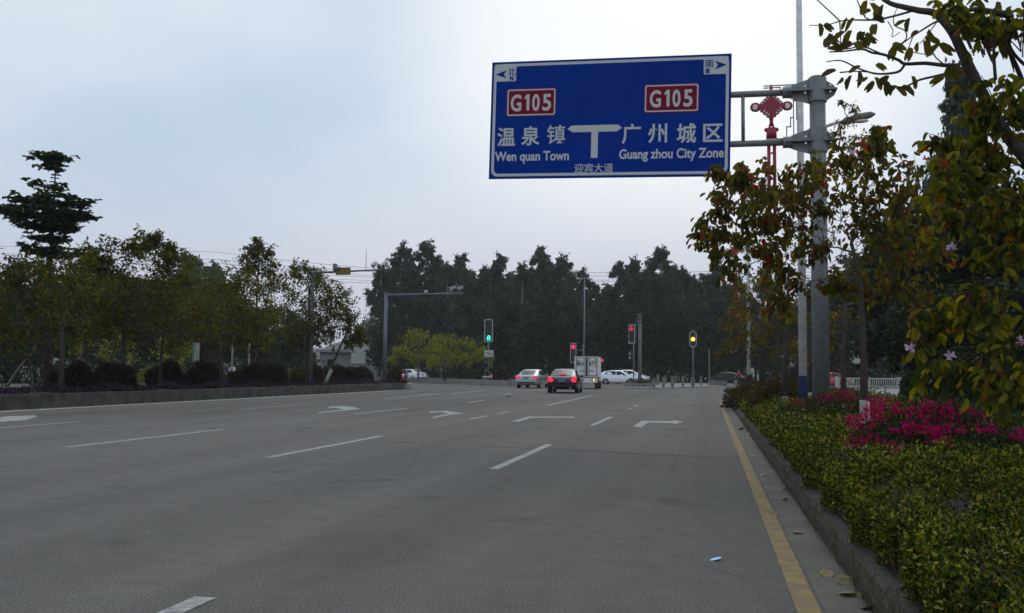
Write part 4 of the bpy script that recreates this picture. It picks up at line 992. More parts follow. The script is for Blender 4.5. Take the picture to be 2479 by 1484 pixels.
for s in (-1, 1):
    b = MB(); b.add([(s * .865, y, z) for y, z in ((3.35, 1.3), (4.45, 1.3), (4.1, 1.92), (3.35, 1.92))], [(0, 1, 2, 3)]); b.build('side_window', M['glass'], e)
    b = MB(); b.box((s * 1.02, 4.35, 1.5), (.14, .06, .28)); b.tube([(s * .84, 4.35, 1.66), (s * 1.0, 4.35, 1.66)], .015, 6); b.build('mirror', M['blackpl'], e)
    for wy in (.85, 4.0):
        wh = empty('wheel', (s * .74, wy, .34)); wh.parent = e
        b = MB(); b.tube([(-.13, 0, 0), (-.11, 0, 0), (.11, 0, 0), (.13, 0, 0)], [.31, .34, .34, .31], 24); b.build('tyre', M['tyre'], wh, True)
        b = MB(); b.cyl((s * .10, 0, 0), (s * .135, 0, 0), .2, .17, 16); b.build('rim', M['rim'], wh)
    b = MB(); b.box((s * .74, .42, .40), (.34, .02, .46)); b.build('mudflap', M['blackpl'], e)

# ================================================================== PEOPLE
def skin_obj(name, verts, edges, radii, m, parent, root=0, sub=2):
    me = bpy.data.meshes.new(name); me.from_pydata(verts, edges, []); o = bpy.data.objects.new(name, me); COL.objects.link(o)
    sk = o.modifiers.new('s', 'SKIN'); o.modifiers.new('u', 'SUBSURF').levels = sub
    for i, v in enumerate(me.skin_vertices[0].data): v.radius = radii[i] if hasattr(radii[i], '__len__') else (radii[i],) * 2; v.use_root = i == root
    dg = bpy.context.evaluated_depsgraph_get(); dg.update()
    m2 = bpy.data.meshes.new_from_object(o.evaluated_get(dg)); bpy.data.objects.remove(o)
    m2.materials.clear(); return link(name, m2, m, parent, True)
def person(loc, rz, label, shirt, trous, stride=.22, armf=.2):
    e = empty('person', loc, rz, label, 'person')
    J = dict(pel=(0, 0, .95), waist=(0, 0, 1.08), chest=(0, .01, 1.32), neck=(0, 0, 1.46), jaw=(0, .02, 1.54), head=(0, .02, 1.63), top=(0, .0, 1.70))
    for s, n in ((-1, 'l'), (1, 'r')):
        f = stride * s
        J.update({n + 'hip': (.09 * s, 0, .9), n + 'kn': (.10 * s, f * .6 + .05, .5), n + 'an': (.10 * s, f - .02 - (.06 if f < 0 else 0), .09), n + 'toe': (.11 * s, f + .14, .035),
                  n + 'sh': (.18 * s, 0, 1.39), n + 'el': (.25 * s, -f * .5, 1.12), n + 'wr': (.25 * s, -f * .7 + armf, .93), n + 'hd': (.245 * s, -f * .7 + armf + .04, .85)})
        for k in range(4): J[n + 'f%d' % k] = ((.225 + .014 * k) * s, -f * .7 + armf + .06, .77 - (.012 if k in (1, 2) else 0))
        J[n + 'th'] = (.215 * s, -f * .7 + armf + .09, .83)
    K = list(J); E_ = [('pel', 'waist'), ('waist', 'chest'), ('chest', 'neck'), ('neck', 'jaw'), ('jaw', 'head'), ('head', 'top')]
    for n in 'lr':
        E_ += [('pel', n + 'hip'), (n + 'hip', n + 'kn'), (n + 'kn', n + 'an'), (n + 'an', n + 'toe'), ('chest', n + 'sh'), (n + 'sh', n + 'el'), (n + 'el', n + 'wr'), (n + 'wr', n + 'hd'), (n + 'hd', n + 'th')] + [(n + 'hd', n + 'f%d' % k) for k in range(4)]
    Rr = dict(pel=(.15, .1), waist=(.14, .095), chest=(.17, .105), neck=.055, jaw=(.07, .085), head=(.08, .1), top=.06)
    for n in 'lr': Rr.update({n + 'hip': .085, n + 'kn': .058, n + 'an': .042, n + 'toe': .035, n + 'sh': .06, n + 'el': .042, n + 'wr': .03, n + 'hd': .034, n + 'th': .011, **{n + 'f%d' % k: .009 for k in range(4)}})
    skin_obj('body', [J[k] for k in K], [(K.index(a), K.index(c)) for a, c in E_], [Rr[k] for k in K], M['skin'], e)
    def garment(name, keys, edges, grow, m_):
        skin_obj(name, [J[k] for k in keys], [(keys.index(a), keys.index(c)) for a, c in edges], [tuple(x + grow for x in (Rr[k] if hasattr(Rr[k], '__len__') else (Rr[k],) * 2)) for k in keys], M[m_], e)
    garment('shirt', ['waist', 'pel', 'chest', 'lsh', 'lel', 'rsh', 'rel'], [('waist', 'pel'), ('waist', 'chest'), ('chest', 'lsh'), ('lsh', 'lel'), ('chest', 'rsh'), ('rsh', 'rel')], .022, shirt)
    garment('trousers', ['pel', 'lhip', 'lkn', 'lan', 'rhip', 'rkn', 'ran'], [('pel', 'lhip'), ('lhip', 'lkn'), ('lkn', 'lan'), ('pel', 'rhip'), ('rhip', 'rkn'), ('rkn', 'ran')], .02, trous)
    b = MB(); b.ball((0, -.012, 1.675), (.092, .105, .085), 12, 8); b.build('hair', M['hair'], e, True)
    b = MB(); b.ball((0, .125, 1.60), (.014, .018, .022), 8, 6); o = b.build('nose', M['skin'], e, True)
    b = MB()
    for s in (-1, 1): b.ball((.032 * s, .108, 1.63), (.014, .008, .008), 8, 6)
    b.ball((0, .105, 1.555), (.026, .008, .006), 8, 6); b.build('eyes_and_mouth', M['hair'], e)
    b = MB()
    for s in (-1, 1): b.ball((.09 * s, .0, 1.61), (.012, .022, .032), 8, 6)
    b.build('ears', M['skin'], e, True)
    for n in 'lr':
        b = MB(); x, y, z = J[n + 'toe']; b.ball((x, y - .06, .05), (.052, .14, .05), 10, 6); b.build('shoe', M['blackpl'], e, True)
    return e
for px, Y, rz, lab, sh in ((562, 72, 75, 'person in a pale top walking beyond the median bushes', 'shirtw'), (549, 73.5, -100, 'person in a navy top facing the one in pale clothes', 'shirtb'), (1789, 100, 60, 'person in a crimson top by the dark car at the right corner', 'shirtr')):
    person((PY(px, 905, Y).x, Y, 0), RAD(rz), lab, sh, 'trous')

# ================================================================== VEGETATION, LEFT MEDIAN
MED = 'bauhinia trees in the long median'
def medtree(px_trunk, X, y_top, clumps, label, r0=.075, per=95, seed=1, lean=None, mt='lmed', size=.19, fork=.25):
    p = PX(px_trunk, 905, X); p.z = .36; Y = p.y
    q = PY(lean[0] if lean else px_trunk + 4, lean[1] if lean else y_top, Y)
    m1 = p.lerp(q, .35) + Vector((random.uniform(-.06, .06), .03, 0)); m2 = p.lerp(q, .7) + Vector((random.uniform(-.08, .08), 0, 0))
    return tree('bauhinia_tree', p, [p, m1, m2, q], r0, pc([(x_, y_, r_ * 1.12) for x_, y_, r_ in clumps], Y, 1.1, seed), 'rhomb', size, mt, label, 'tree', MED, int(per * (2.8 if px_trunk < 500 else 4.6)), .45, seed=seed, twigs=10, fork=fork, up=.9, spread=1.2)
medtree(150, -21.2, 690, [(15, 650, 45), (70, 640, 48), (130, 645, 48), (185, 650, 42), (20, 720, 52), (85, 715, 52), (150, 715, 50), (30, 790, 52), (100, 790, 52), (160, 785, 46), (-50, 700, 60), (-40, 800, 60), (215, 720, 40)],
        'broad dark-leaved median tree at the left edge, under the tiered crown', .085, 130, 11)
medtree(207, -23.5, 720, [(175, 640, 42), (225, 625, 38), (200, 690, 48), (150, 740, 45), (250, 700, 45), (205, 755, 48), (165, 800, 45), (235, 795, 42), (275, 760, 40), (120, 690, 40)],
        'median tree forking low between the left edge tree and the bushy tall one', .09, 100, 12)
medtree(298, -22.6, 690, [(262, 612, 34), (310, 598, 34), (345, 592, 30), (385, 590, 34), (415, 615, 30), (290, 650, 45), (350, 645, 45), (405, 655, 42), (260, 700, 45), (320, 705, 48), (380, 710, 48), (290, 760, 46), (350, 765, 48), (410, 755, 40), (250, 790, 36), (320, 815, 36), (375, 578, 16), (420, 600, 16), (240, 650, 36)],
        'tall median tree with spiky young shoots along its top', .12, 110, 13)
medtree(388, -22.2, 730, [(400, 680, 42), (445, 660, 38), (470, 690, 42), (430, 730, 46), (490, 735, 42), (390, 770, 40), (450, 785, 42), (505, 775, 40), (420, 820, 30)],
        'median tree with a slanting thin trunk left of the pale post', .07, 100, 14, (402, 720))
medtree(538, -22.4, 740, [(525, 690, 40), (565, 675, 38), (510, 745, 44), (560, 735, 44), (610, 720, 40), (535, 790, 42), (590, 780, 42), (630, 770, 38), (640, 820, 28), (490, 800, 30), (580, 825, 26)],
        'median tree with a straight dark trunk behind the two thin posts', .09, 100, 15)
medtree(622, -23.2, 640, [(622, 592, 15), (605, 612, 20), (640, 608, 18), (620, 632, 30), (590, 648, 30), (655, 645, 28), (620, 668, 36), (670, 685, 34), (580, 690, 34), (640, 715, 40), (660, 760, 38), (600, 750, 36)],
        'median tree with a pointed leafy leader rising above its neighbours', .08, 75, 16)
medtree(744, -22.2, 700, [(735, 655, 22), (770, 670, 24), (700, 690, 34), (750, 700, 36), (690, 740, 38), (730, 745, 38), (780, 730, 36), (705, 790, 36), (755, 785, 36), (800, 765, 34), (660, 800, 32), (715, 830, 22), (715, 660, 16)],
        'median tree behind the pole of the yellow-board gantry', .10, 90, 17)
medtree(786, -21.2, 760, [(800, 700, 26), (830, 715, 22), (800, 745, 32), (845, 745, 26), (780, 785, 32), (825, 785, 30), (860, 775, 22), (790, 820, 26), (840, 815, 24), (875, 800, 16), (760, 760, 30), (855, 830, 14), (882, 825, 10)],
        'leaning median tree with a whitewashed slanting trunk right of the gantry pole', .09, 70, 18, (842, 800), fork=.6)
for o in list(COL.objects):
    if o.name.startswith('bauhinia_tree') and 'leaning' in o.get('label', ''):
        tr = [c for c in o.children if c.name.startswith('trunk')][0]
        a = Vector((0, 0, 0)); p = Vector(o.location); q = PY(842, 800, p.y) - p
        b = MB(); b.tube([a, q * .14, q * .30], [.125, .108, .098], 10); b.build('limewash_band', M['limew'], o, True)

# tiered tree on propping stakes
p = PX(112, 905, -23.2); p.z = .36; Y = p.y
top = PY(112, 400, Y)
e = empty('tiered_tree', p, 0, 'dark tree with flat tiered branches and a tuft on top, propped by stakes', 'tree')
rg = np.random.default_rng(21); rd = random.Random(21)
mb = MB(); tz = top.z - p.z; mb.tube([(0, 0, -.1), (.03, 0, tz * .3), (-.02, 0, tz * .6), (0, 0, tz * .8), (.02, 0, tz)], [.13, .10, .075, .05, .015], 10)
PP, DD = [], []
kpx = dep((p.x, Y, p.z)) / F
def tier(zp, rad, thick, nb, leafn, cx=112, tilt=.12):
    c = PY(cx, zp, Y) - p
    for k in range(nb):
        a = 2 * math.pi * (k + rd.random() * .5) / nb; R_ = rad * kpx * rd.uniform(.72, 1.08)
        q = Vector((math.cos(a) * R_, math.sin(a) * R_, rd.uniform(-.5, .6) * thick * kpx + tilt * R_ * .6))
        bp = bez(Vector((0, 0, c.z - .1)), Vector((q.x * .5, q.y * .5, c.z - .12)), Vector((c.x + q.x, c.y + q.y, c.z + q.z)), 6)
        mb.tube(bp, [.035, .03, .026, .02, .016, .012, .008], 5, False)
        for j in range(leafn):
            t = (rd.random() ** .6) * 6; i = min(int(t), 5); s = bp[i].lerp(bp[i + 1], t - i)
            ctr = s + Vector((rd.gauss(0, .17), rd.gauss(0, .17), rd.gauss(.04, .06)))
            for m_ in range(7):
                th = rd.uniform(0, 6.28); PP.append(ctr); DD.append(Vector((math.cos(th), math.sin(th), rd.uniform(-.5, .35))))
tier(386, 38, 8, 8, 9, tilt=.45); tier(402, 24, 8, 5, 5)
tier(452, 40, 10, 4, 7, 92, .5); tier(470, 30, 8, 3, 5, 100)
tier(490, 100, 8, 9, 20, tilt=.08); tier(520, 126, 8, 12, 27, tilt=.04); tier(548, 84, 8, 9, 18, tilt=.04); tier(578, 48, 8, 7, 10); tier(612, 80, 10, 8, 16)
for k in range(16):
    z_ = lerp(tz * .72, tz * .97, k / 16)
    for m_ in range(4):
        th = rd.uniform(0, 6.28); PP.append(Vector((0, 0, z_))); DD.append(Vector((math.cos(th), math.sin(th), .1)))
mb.build('trunk', M['bark'], e, True)
leafmesh('crown', np.array(PP), np.array(DD), rg.uniform(.15, .25, len(PP)), 'oval', M['ltier'], e, rg, 1.2)
tie = PY(66, 868, Y - .5)
for (x, y), lab in (((12, 938), 'thick pale prop stake leaning in from the left'), ((80, 938), 'middle prop stake standing almost upright'), ((112, 940), 'right prop stake leaning to the left')):
    f_ = G(x, y, .36); t_ = tie + (tie - f_) * .12
    b = MB(); b.tube([f_ - Vector((0, 0, .1)), f_.lerp(t_, .5), t_], [.065 if x < 50 else .045, .06 if x < 50 else .04, .04], 10); o = b.build('prop_stake', M['bamboo'], None, True); tag(o, lab, 'stake', 'prop stakes of the tiered tree')
# clipped bushes along the median
names = ['round maroon bush beside the prop stakes', 'round maroon bush under the spiky tall tree', 'round maroon bush left of the stout green post', 'round maroon bush in front of the stout green post', 'round maroon bush before the two thin posts', 'round maroon bush right of the two thin posts',
         'round maroon bush at the foot of the yellow-board gantry', 'round maroon bush right of the leaning trunk', 'round maroon bush left of the tip gantry pole', 'round bush right of the tip gantry pole beside the cone']
for i, (x, rpx) in enumerate(((180, 52), (272, 54), (405, 40), (488, 44), (602, 42), (655, 34), (748, 42), (822, 40), (866, 36), (958, 26))):
    X = -22.6 if i < 9 else -20.9
    p = PX(x, 905, X); k = dep(p) / F; p.z = .34
    bush('clipped_bush', p, (rpx * k * (1.05 + .25 * (i % 3) / 2), rpx * k * .9, 1.0 + .12 * ((i * 5) % 4) / 3), 6500, 'rhomb', .115, 'lred' if i % 3 else 'lbron' if i > 5 else 'lred', names[i], 'bush', 'clipped bushes along the median', 40 + i, up=.2)
rg = np.random.default_rng(8)
n = 16000
u = rg.random(n); Yv = 5 + 56 * u ** 1.0; Xv = -20.05 - 3.2 * rg.random(n)
Zv = .40 + .20 * rg.random(n) + .10 * np.sin(Xv * 3 + Yv * 1.7)
o = leafmesh('ground_cover', np.stack([Xv, Yv, Zv], 1), rg.normal(size=(n, 3)) * .7 + [0, 0, .5], rg.uniform(.09, .17, n), 'long', M['lpurp'], None, rg, .3)
o['kind'] = 'stuff'; tag(o, 'low purple foliage covering the median bed behind the stone kerb', 'ground cover')
for x0, x1, y, X, lab in ((335, 388, 888, -26, 'bright clipped yellow-green hedge seen between median trees'), (672, 735, 888, -26.4, 'bright clipped yellow-green hedge left of the gantry pole')):
    a, c = PX(x0, 905, X), PX(x1, 905, X); m_ = (a + c) / 2; m_.z = .3
    d_ = (c - a).length
    bush('clipped_hedge', m_, (d_ * .5, .6, .95), 1600, 'rhomb', .09, 'lclip', lab, 'hedge', None, 70 + x0)

# trees beyond the median and behind the junction --------------------------------------------------
def prototype_tree(kind, h, r, mt, leaf, size, per, seed, bark='bark'):
    rd = random.Random(seed); cl = []
    if kind == 'euc':
        for i in range(44):
            t = .14 + .86 * (i + rd.random()) / 44; a = rd.uniform(0, 6.28); w_ = r * (1.05 - .72 * max(0, (t - .5) * 2) ** 1.5) * (.55 + .45 * min(1, (t - .2) * 4)); d_ = w_ * rd.uniform(.25, .9)
            k = w_ * rd.uniform(.34, .55); cl.append((Vector((math.cos(a) * d_, math.sin(a) * d_, h * t - .3)), (k, k, k * 1.15)))
        cl.append((Vector((0, 0, h * .97)), (r * .22, r * .22, r * .5)))
    else:
        for i in range(26):
            a = rd.uniform(0, 6.28); t = rd.random(); z = h * (.30 + .62 * t); w_ = r * math.sqrt(max(.08, 1 - ((t - .42) / .62) ** 2)); d_ = w_ * math.sqrt(rd.random()) * .85
            k = r * rd.uniform(.24, .38); cl.append((Vector((math.cos(a) * d_, math.sin(a) * d_, z)), (k, k, k * .85)))
    tr = [(0, 0, -.1), (rd.uniform(-.1, .1), rd.uniform(-.1, .1), h * .3), (rd.uniform(-.2, .2), rd.uniform(-.2, .2), h * .6), (0, 0, h * .92)]
    return tree('eucalyptus_tree' if kind == 'euc' else 'bushy_tree', (0, 0, 0), tr, h * .013 + .04, cl, leaf, size, mt, 'x', 'tree', None, per, .5, bark, seed, 10, .012, spread=1.3 if kind == 'euc' else 1.15, fork=.2 if kind == 'euc' else .15, hang=kind == 'euc', up=.4)
EU = [prototype_tree('euc', 20, 3.0, 'leuc', 'rhomb', .42, 340, 100 + i, 'barkpale') for i in range(4)]
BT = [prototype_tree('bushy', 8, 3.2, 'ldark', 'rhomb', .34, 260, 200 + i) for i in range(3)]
used = set()
def place(protos, i, px, ytop, Y, h0, label, group, wide=1.0):
    pr = protos[i % len(protos)]; x = PY(px, 905, Y).x; z = PY(px, ytop, Y).z; s = z / h0; rz = random.uniform(0, 6.28)
    if pr.name not in used:
        used.add(pr.name); pr.location = (x, Y, 0); pr.rotation_euler = (0, 0, rz); pr.scale = (s * wide, s * wide, s); pr['label'] = label; pr['group'] = group; return pr
    return dup(pr, (x, Y, 0), rz, label, (s * wide, s * wide, s), group)
EG = 'tall eucalyptus trees behind the junction'
eucs = [(918, 645, 132, 'leafy tall tree at the left end of the row, edged by open sky'), (966, 594, 135, 'blunt-topped tall tree above the end of the yellow-board arm'), (1028, 586, 138, 'slim pointed tall tree behind the lower gantry arm'), (1078, 640, 132, 'shorter tall tree above the two cameras of the lower gantry'),
        (1112, 618, 150, 'pale hazy tall tree behind the two gantry cameras'), (1165, 650, 130, 'dark tall tree right of the gantry cameras'), (1210, 618, 136, 'broad dark tall tree above the green arrow signal'), (1262, 640, 131, 'tall tree filling behind the silver sedan'),
        (1305, 600, 137, 'highest tree of the middle clump, above the silver sedan'), (1358, 622, 134, 'tall tree above the black sedan'), (1408, 652, 142, 'thin-topped tall tree right behind the double street lamp'), (1440, 690, 131, 'short tall-tree crown right of the double street lamp, by the sky gap'),
        (1498, 636, 134, 'tall tree above the white hatchback, right of the sky gap'), (1538, 630, 136, 'tall tree straight behind the concrete pole'), (1602, 600, 140, 'tallest pointed tree between the concrete pole and the amber light'), (1652, 650, 135, 'tall tree directly above the amber light'),
        (1690, 680, 131, 'lower tall tree right of the amber light'), (1735, 636, 138, 'feathery tall tree by the tip of the brown foliage'), (1785, 668, 136, 'tall tree half covered by the distant red ornament'), (1850, 650, 138, 'tall tree seen through the brown foliage')]
for i, (x, y, Y, lab) in enumerate(eucs): place(EU, i, x, y, Y, 20.0, lab, EG, 1.0 + .22 * ((i * 7) % 5) / 4)
for i, (x, y, Y, lab) in enumerate(((470, 628, 150, 'hazy tall tree behind the spiky median tree'), (515, 640, 155, 'hazy tall tree with a ragged edge left of the wires'), (205, 612, 150, 'hazy tall tree peeping above the left median trees'), (30, 640, 150, 'hazy tall tree at the left edge'), (440, 615, 140, 'dark tall tree beside the spiky median tree'))):
    place(EU, i, x, y, Y, 20.0, lab, EG, 1.3)
for i, (x, y) in enumerate(((940, 650), (998, 640), (1055, 650), (1140, 660), (1188, 655), (1236, 660), (1285, 650), (1332, 640), (1384, 660), (1470, 690), (1520, 655), (1570, 655), (1628, 650), (1672, 668), (1712, 690), (1760, 690))):
    place(EU, i + 1, x, y, 146, 20.0, 'hazier tall tree in the second row ' + ['at the left end of the row', 'above the end of the yellow-board arm', 'behind the lower gantry arm', 'right of the gantry cameras', 'left of the green arrow signal', 'right of the green arrow signal', 'above the left half of the silver sedan', 'above the gap between the two sedans', 'above the right edge of the black sedan', 'by the sky gap with wires', 'left of the concrete pole', 'right of the concrete pole', 'between concrete pole and amber light', 'above the amber light', 'above the thin pale post', 'by the distant red ornament'][i], EG, 1.25)
place(EU, 1, 2340, 165, 55, 20.0, 'very tall feathery tree behind the right-hand leaves', EG, .85)
UG = 'dark bushy trees behind the junction'
ut = [(930, 800), (985, 770), (1050, 790), (1115, 760), (1180, 770), (1240, 750), (1300, 765), (1360, 750), (1420, 775), (1480, 755), (1530, 770), (1590, 750), (1650, 760), (1710, 750), (1770, 745), (1830, 760), (1900, 740)]
und = ['left of the lower gantry pole', 'behind the lower gantry pole', 'above the lime-green crowns', 'at the right of the lime-green crowns', 'behind the green arrow signal', 'left of the silver sedan roof', 'behind the silver sedan', 'behind the black sedan', 'behind the truck roof', 'right of the truck', 'behind the tall red signal', 'right of the concrete pole', 'left of the amber light',
       'right of the amber light', 'behind the thin pale post', 'behind the far white lamp post', 'behind the first verge trees']
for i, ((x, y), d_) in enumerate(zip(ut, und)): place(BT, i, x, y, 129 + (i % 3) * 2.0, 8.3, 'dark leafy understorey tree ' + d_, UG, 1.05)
LG = 'dark trees beyond the median'
for i, (x, y, Y, d_) in enumerate(((-60, 650, 75, 'cut by the left edge'), (40, 645, 80, 'behind the prop stakes'), (150, 650, 84, 'behind the blue banners'), (250, 640, 88, 'behind the spiky median tree'), (330, 640, 92, 'behind the left yellow-green hedge'), (420, 655, 96, 'behind the stout green post'), (510, 680, 98, 'left of the two thin posts'), (590, 730, 100, 'behind the two thin posts'), (660, 735, 104, 'right of the two thin posts'), (715, 760, 108, 'behind the yellow-board gantry'))):
    place(BT, i, x, y, Y, 8.3, 'dark background tree ' + d_, LG, 1.25)
    if i < 9: place(BT, i + 1, x + 45, y + 75, Y - 12, 8.3, 'lower dark background tree, in front of the one ' + d_, LG, 1.2)
for i, (x, Y, w_, hh) in enumerate(((-30, 62, 70, 2.2), (70, 64, 70, 2.4), (160, 66, 60, 2.0), (245, 70, 60, 2.2), (330, 72, 55, 1.9), (420, 76, 55, 2.2), (505, 78, 50, 2.4), (585, 80, 50, 2.0), (660, 84, 50, 2.3), (730, 88, 45, 2.4), (790, 92, 40, 1.6), (850, 100, 40, 1.5))):
    p = PY(x, 905, Y); p.z = 0; k = w_ * dep(p) / F
    bush('hedge_bush', p, (k, 1.5, hh), 2200, 'rhomb', .24, 'ldark', 'dark hedge beyond the median ' + ['cut by the left edge', 'behind the prop stakes', 'behind the blue banners', 'behind the wider lime tree', 'behind the left clipped hedge', 'behind the narrow lime tree', 'right of the stout green post', 'behind the two thin posts', 'right of the two thin posts', 'behind the yellow-board gantry', 'behind the leaning trunk', 'below the sky gap'][i], 'hedge', 'dark hedge bushes beyond the median', 300 + i)
def crowntree(name, px, Y, ytr, clumps, mt, label, r0=.08, per=110, size=.16, seed=1, jit=1.2, base=0.0, leaf='rhomb', paint=0, bark='bark', lean=0, **kw):
    p = PY(px, 905, Y); p.z = base; q = PY(px + lean, ytr, Y)
    return tree(name, p, [p, p.lerp(q, .35) + Vector((.05, 0, 0)), p.lerp(q, .7) - Vector((.04, 0, 0)), q], r0, pc(clumps, Y, jit, seed), leaf, size, mt, label, 'tree', None, per, .5, bark, seed, 8, paint=paint, **kw)
crowntree('lime_tree', 262, 60, 830, [(205, 840, 34), (245, 828, 36), (290, 830, 38), (325, 850, 32), (265, 860, 36), (190, 865, 26), (310, 870, 26)], 'llime', 'yellow-green low tree behind the maroon bushes, the wider one', seed=31)
crowntree('lime_tree', 420, 62, 835, [(385, 850, 30), (420, 832, 32), (455, 850, 28), (405, 872, 28), (440, 875, 26)], 'llime', 'yellow-green low tree left of the stout green post', seed=32)
crowntree('lime_tree', 1012, 96, 845, [(965, 855, 26), (985, 830, 30), (1020, 818, 30), (1050, 830, 30), (1000, 860, 30), (1040, 862, 28), (955, 872, 18)], 'llime', 'lime-green round tree on the raised island, the left crown', seed=33, base=.4, bark='barkpale', size=.27, per=300)
crowntree('lime_tree', 1078, 93, 850, [(1075, 838, 28), (1110, 838, 28), (1145, 845, 28), (1172, 858, 22), (1095, 865, 28), (1140, 870, 24), (1185, 872, 14), (1060, 870, 24)], 'llime', 'lime-green spreading tree on the raised island, reaching the small white plate', seed=34, base=.4, bark='barkpale', size=.27, per=300)
place(EU, 2, 1125, 655, 128, 20.0, 'fresh green tall tree behind the gantry cameras', EG, 1.2)
for i, (x, Y, rpx, lab, mt) in enumerate(((1098, 92, 24, 'dark round bush under the lime-green trees', 'ldgreen'), (1140, 90, 26, 'dark round bush left of the green arrow signal pole', 'ldgreen'), (1210, 88, 22, 'dark round bush right of the green arrow signal pole', 'lred'), (960, 104, 30, 'dark bush at the far left of the raised island', 'lred'))):
    p = PY(x, 905, Y); p.z = .35; k = rpx * dep(p) / F; bush('round_bush', p, (k, k, 1.15), 1500, 'rhomb', .15, mt, lab, 'bush', None, 80 + i)
p = PY(1282, 905, 126); p.z = 0
for i, (x, w_) in enumerate(((1015, 60), (1120, 60), (1240, 60), (1330, 60), (1440, 60), (1560, 60), (1660, 60), (1760, 60))):
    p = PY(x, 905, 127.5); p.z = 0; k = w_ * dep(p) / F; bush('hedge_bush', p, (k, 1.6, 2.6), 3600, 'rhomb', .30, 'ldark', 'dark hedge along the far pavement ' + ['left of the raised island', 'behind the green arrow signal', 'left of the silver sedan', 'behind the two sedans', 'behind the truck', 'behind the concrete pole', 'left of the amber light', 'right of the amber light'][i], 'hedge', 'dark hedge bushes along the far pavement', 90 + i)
# low pale building glimpsed in the gap
Y = 118; a, c = PY(770, 905, Y), PY(812, 905, Y)
e = empty('low_building', ((a.x + c.x) / 2, Y + 3, 0), 0, 'small pale flat-roofed building glimpsed behind the leaning tree', 'building')
wd = c.x - a.x
b = MB(); b.box((0, 0, 1.8), (wd, 5, 3.6)); b.build('wall', M['wall'], e); b = MB(); b.box((0, 0, 3.75), (wd + 1, 6, .3)); b.build('roof', M['roof'], e)
b = MB(); b.box((.3, -2.52, 1.9), (.9, .05, 1.5)); f_ = b.build('window', M['glass'], e)
a, c = PY(790, 905, 150), PY(928, 905, 150)
e = empty('garden_wall', ((a.x + c.x) / 2, 150, 0), 0, 'long pale wall with a light coping far behind the gap', 'wall'); wd = c.x - a.x
b = MB(); b.box((0, 0, 1.2), (wd, .3, 2.4)); b.build('wall_face', M['wall'], e); b = MB(); b.box((0, 0, 2.5), (wd, .5, .2)); b.build('coping', M['whitepole'], e)

# ================================================================== VEGETATION, RIGHT VERGE
RG = 'young bauhinia trees along the verge'
# nearest street tree with whitewashed foot, in front of the sign pole
Y = 13.5; p = PY(2092, 905, Y); p.z = .12
q1, q2, q3 = PY(2091, 850, Y), PY(2087, 745, Y), PY(2062, 590, Y)
T1 = [(1725, 575, 42), (1705, 560, 26), (1790, 505, 56), (1742, 505, 38), (1745, 415, 20), (1790, 425, 26), (1855, 450, 52), (1815, 450, 40), (1880, 530, 56), (1940, 420, 50), (2000, 390, 46), (2065, 365, 42), (2110, 345, 30), (2140, 350, 34), (2050, 450, 62), (2125, 430, 60), (2175, 520, 62), (1970, 500, 50), (2085, 545, 46), (1800, 585, 44), (1850, 610, 42),
      (1760, 645, 30), (1885, 680, 32), (2150, 620, 50), (2235, 430, 55), (2225, 500, 50), (2110, 690, 40), (2200, 700, 44), (1880, 745, 26), (2020, 690, 30), (1960, 600, 34), (2260, 600, 48), (1830, 530, 40), (1900, 480, 40)]
tree('bauhinia_tree', p, [p, q1, q2, PY(2084, 690, Y), q3], .052, pc(T1, Y, .9, 3), 'pair', .105, 'lbau', 'bronze-leaved street tree with a whitewashed trunk foot, in front of the sign pole', 'tree', RG, 125, 1.5, 'bark', 51, 13, .004, .80, .55, lim=.42, up=.5, spread=1.45)
def verge_tree(px, Y, clumps, label, seed, paint=.6, per=90, size=.13, mt='lbau', lean=10, r0=.07):
    p = PY(px, 905, Y); p.z = .12
    tree('bauhinia_tree', p, [p, PY(px + lean * .2, 850, Y), PY(px + lean * .5, 770, Y), PY(px + lean, 640, Y)], r0, pc(clumps, Y, 1.0, seed), 'rhomb', size * 1.25, mt, label, 'tree', RG, per, .8, 'bark', seed, 8, .006, paint, .3, up=.8)
verge_tree(1900, 24, [(1850, 640, 40), (1900, 600, 44), (1945, 630, 36), (1830, 690, 38), (1880, 700, 42), (1935, 700, 36), (1860, 760, 36), (1800, 735, 30), (1920, 770, 32), (1780, 690, 24), (1840, 570, 38), (1890, 530, 40), (1940, 560, 40), (1800, 600, 34), (1985, 600, 36), (1870, 480, 26), (1960, 500, 26)], 'verge tree just left of the white lamp post', 52, mt='lbau', size=.075, per=110)
verge_tree(1880, 33, [(1800, 700, 36), (1840, 670, 34), (1820, 750, 38), (1870, 790, 36), (1780, 770, 30), (1840, 810, 34), (1790, 820, 26), (1900, 740, 34), (1920, 820, 30)], 'verge tree with a slim dark trunk behind the nearest pair', 53)
verge_tree(1840, 42, [(1770, 730, 30), (1800, 790, 32), (1850, 820, 30), (1765, 790, 26), (1755, 840, 20), (1820, 850, 26), (1880, 850, 24), (1740, 860, 14)], 'last verge tree at the road corner', 54)
verge_tree(1960, 30, [(1960, 780, 40), (2010, 830, 34), (1930, 850, 30), (2040, 770, 34), (1975, 720, 34)], 'verge tree hidden behind the sign pole', 55)
verge_tree(2040, 19, [(2035, 300, 22), (2060, 285, 22), (2085, 330, 24), (2050, 345, 28), (2020, 320, 18), (2075, 260, 16), (2040, 250, 12), (2030, 385, 26), (2045, 430, 30), (2030, 490, 36), (2080, 470, 36), (2120, 520, 36), (2060, 550, 40), (2010, 560, 36), (2110, 590, 36), (2040, 620, 36), (2150, 560, 30), (2080, 650, 30), (1990, 520, 30)], 'slender tree showing small dark leaves in front of the street lamp head', 56, per=60, size=.06, mt='lbau', r0=.05)

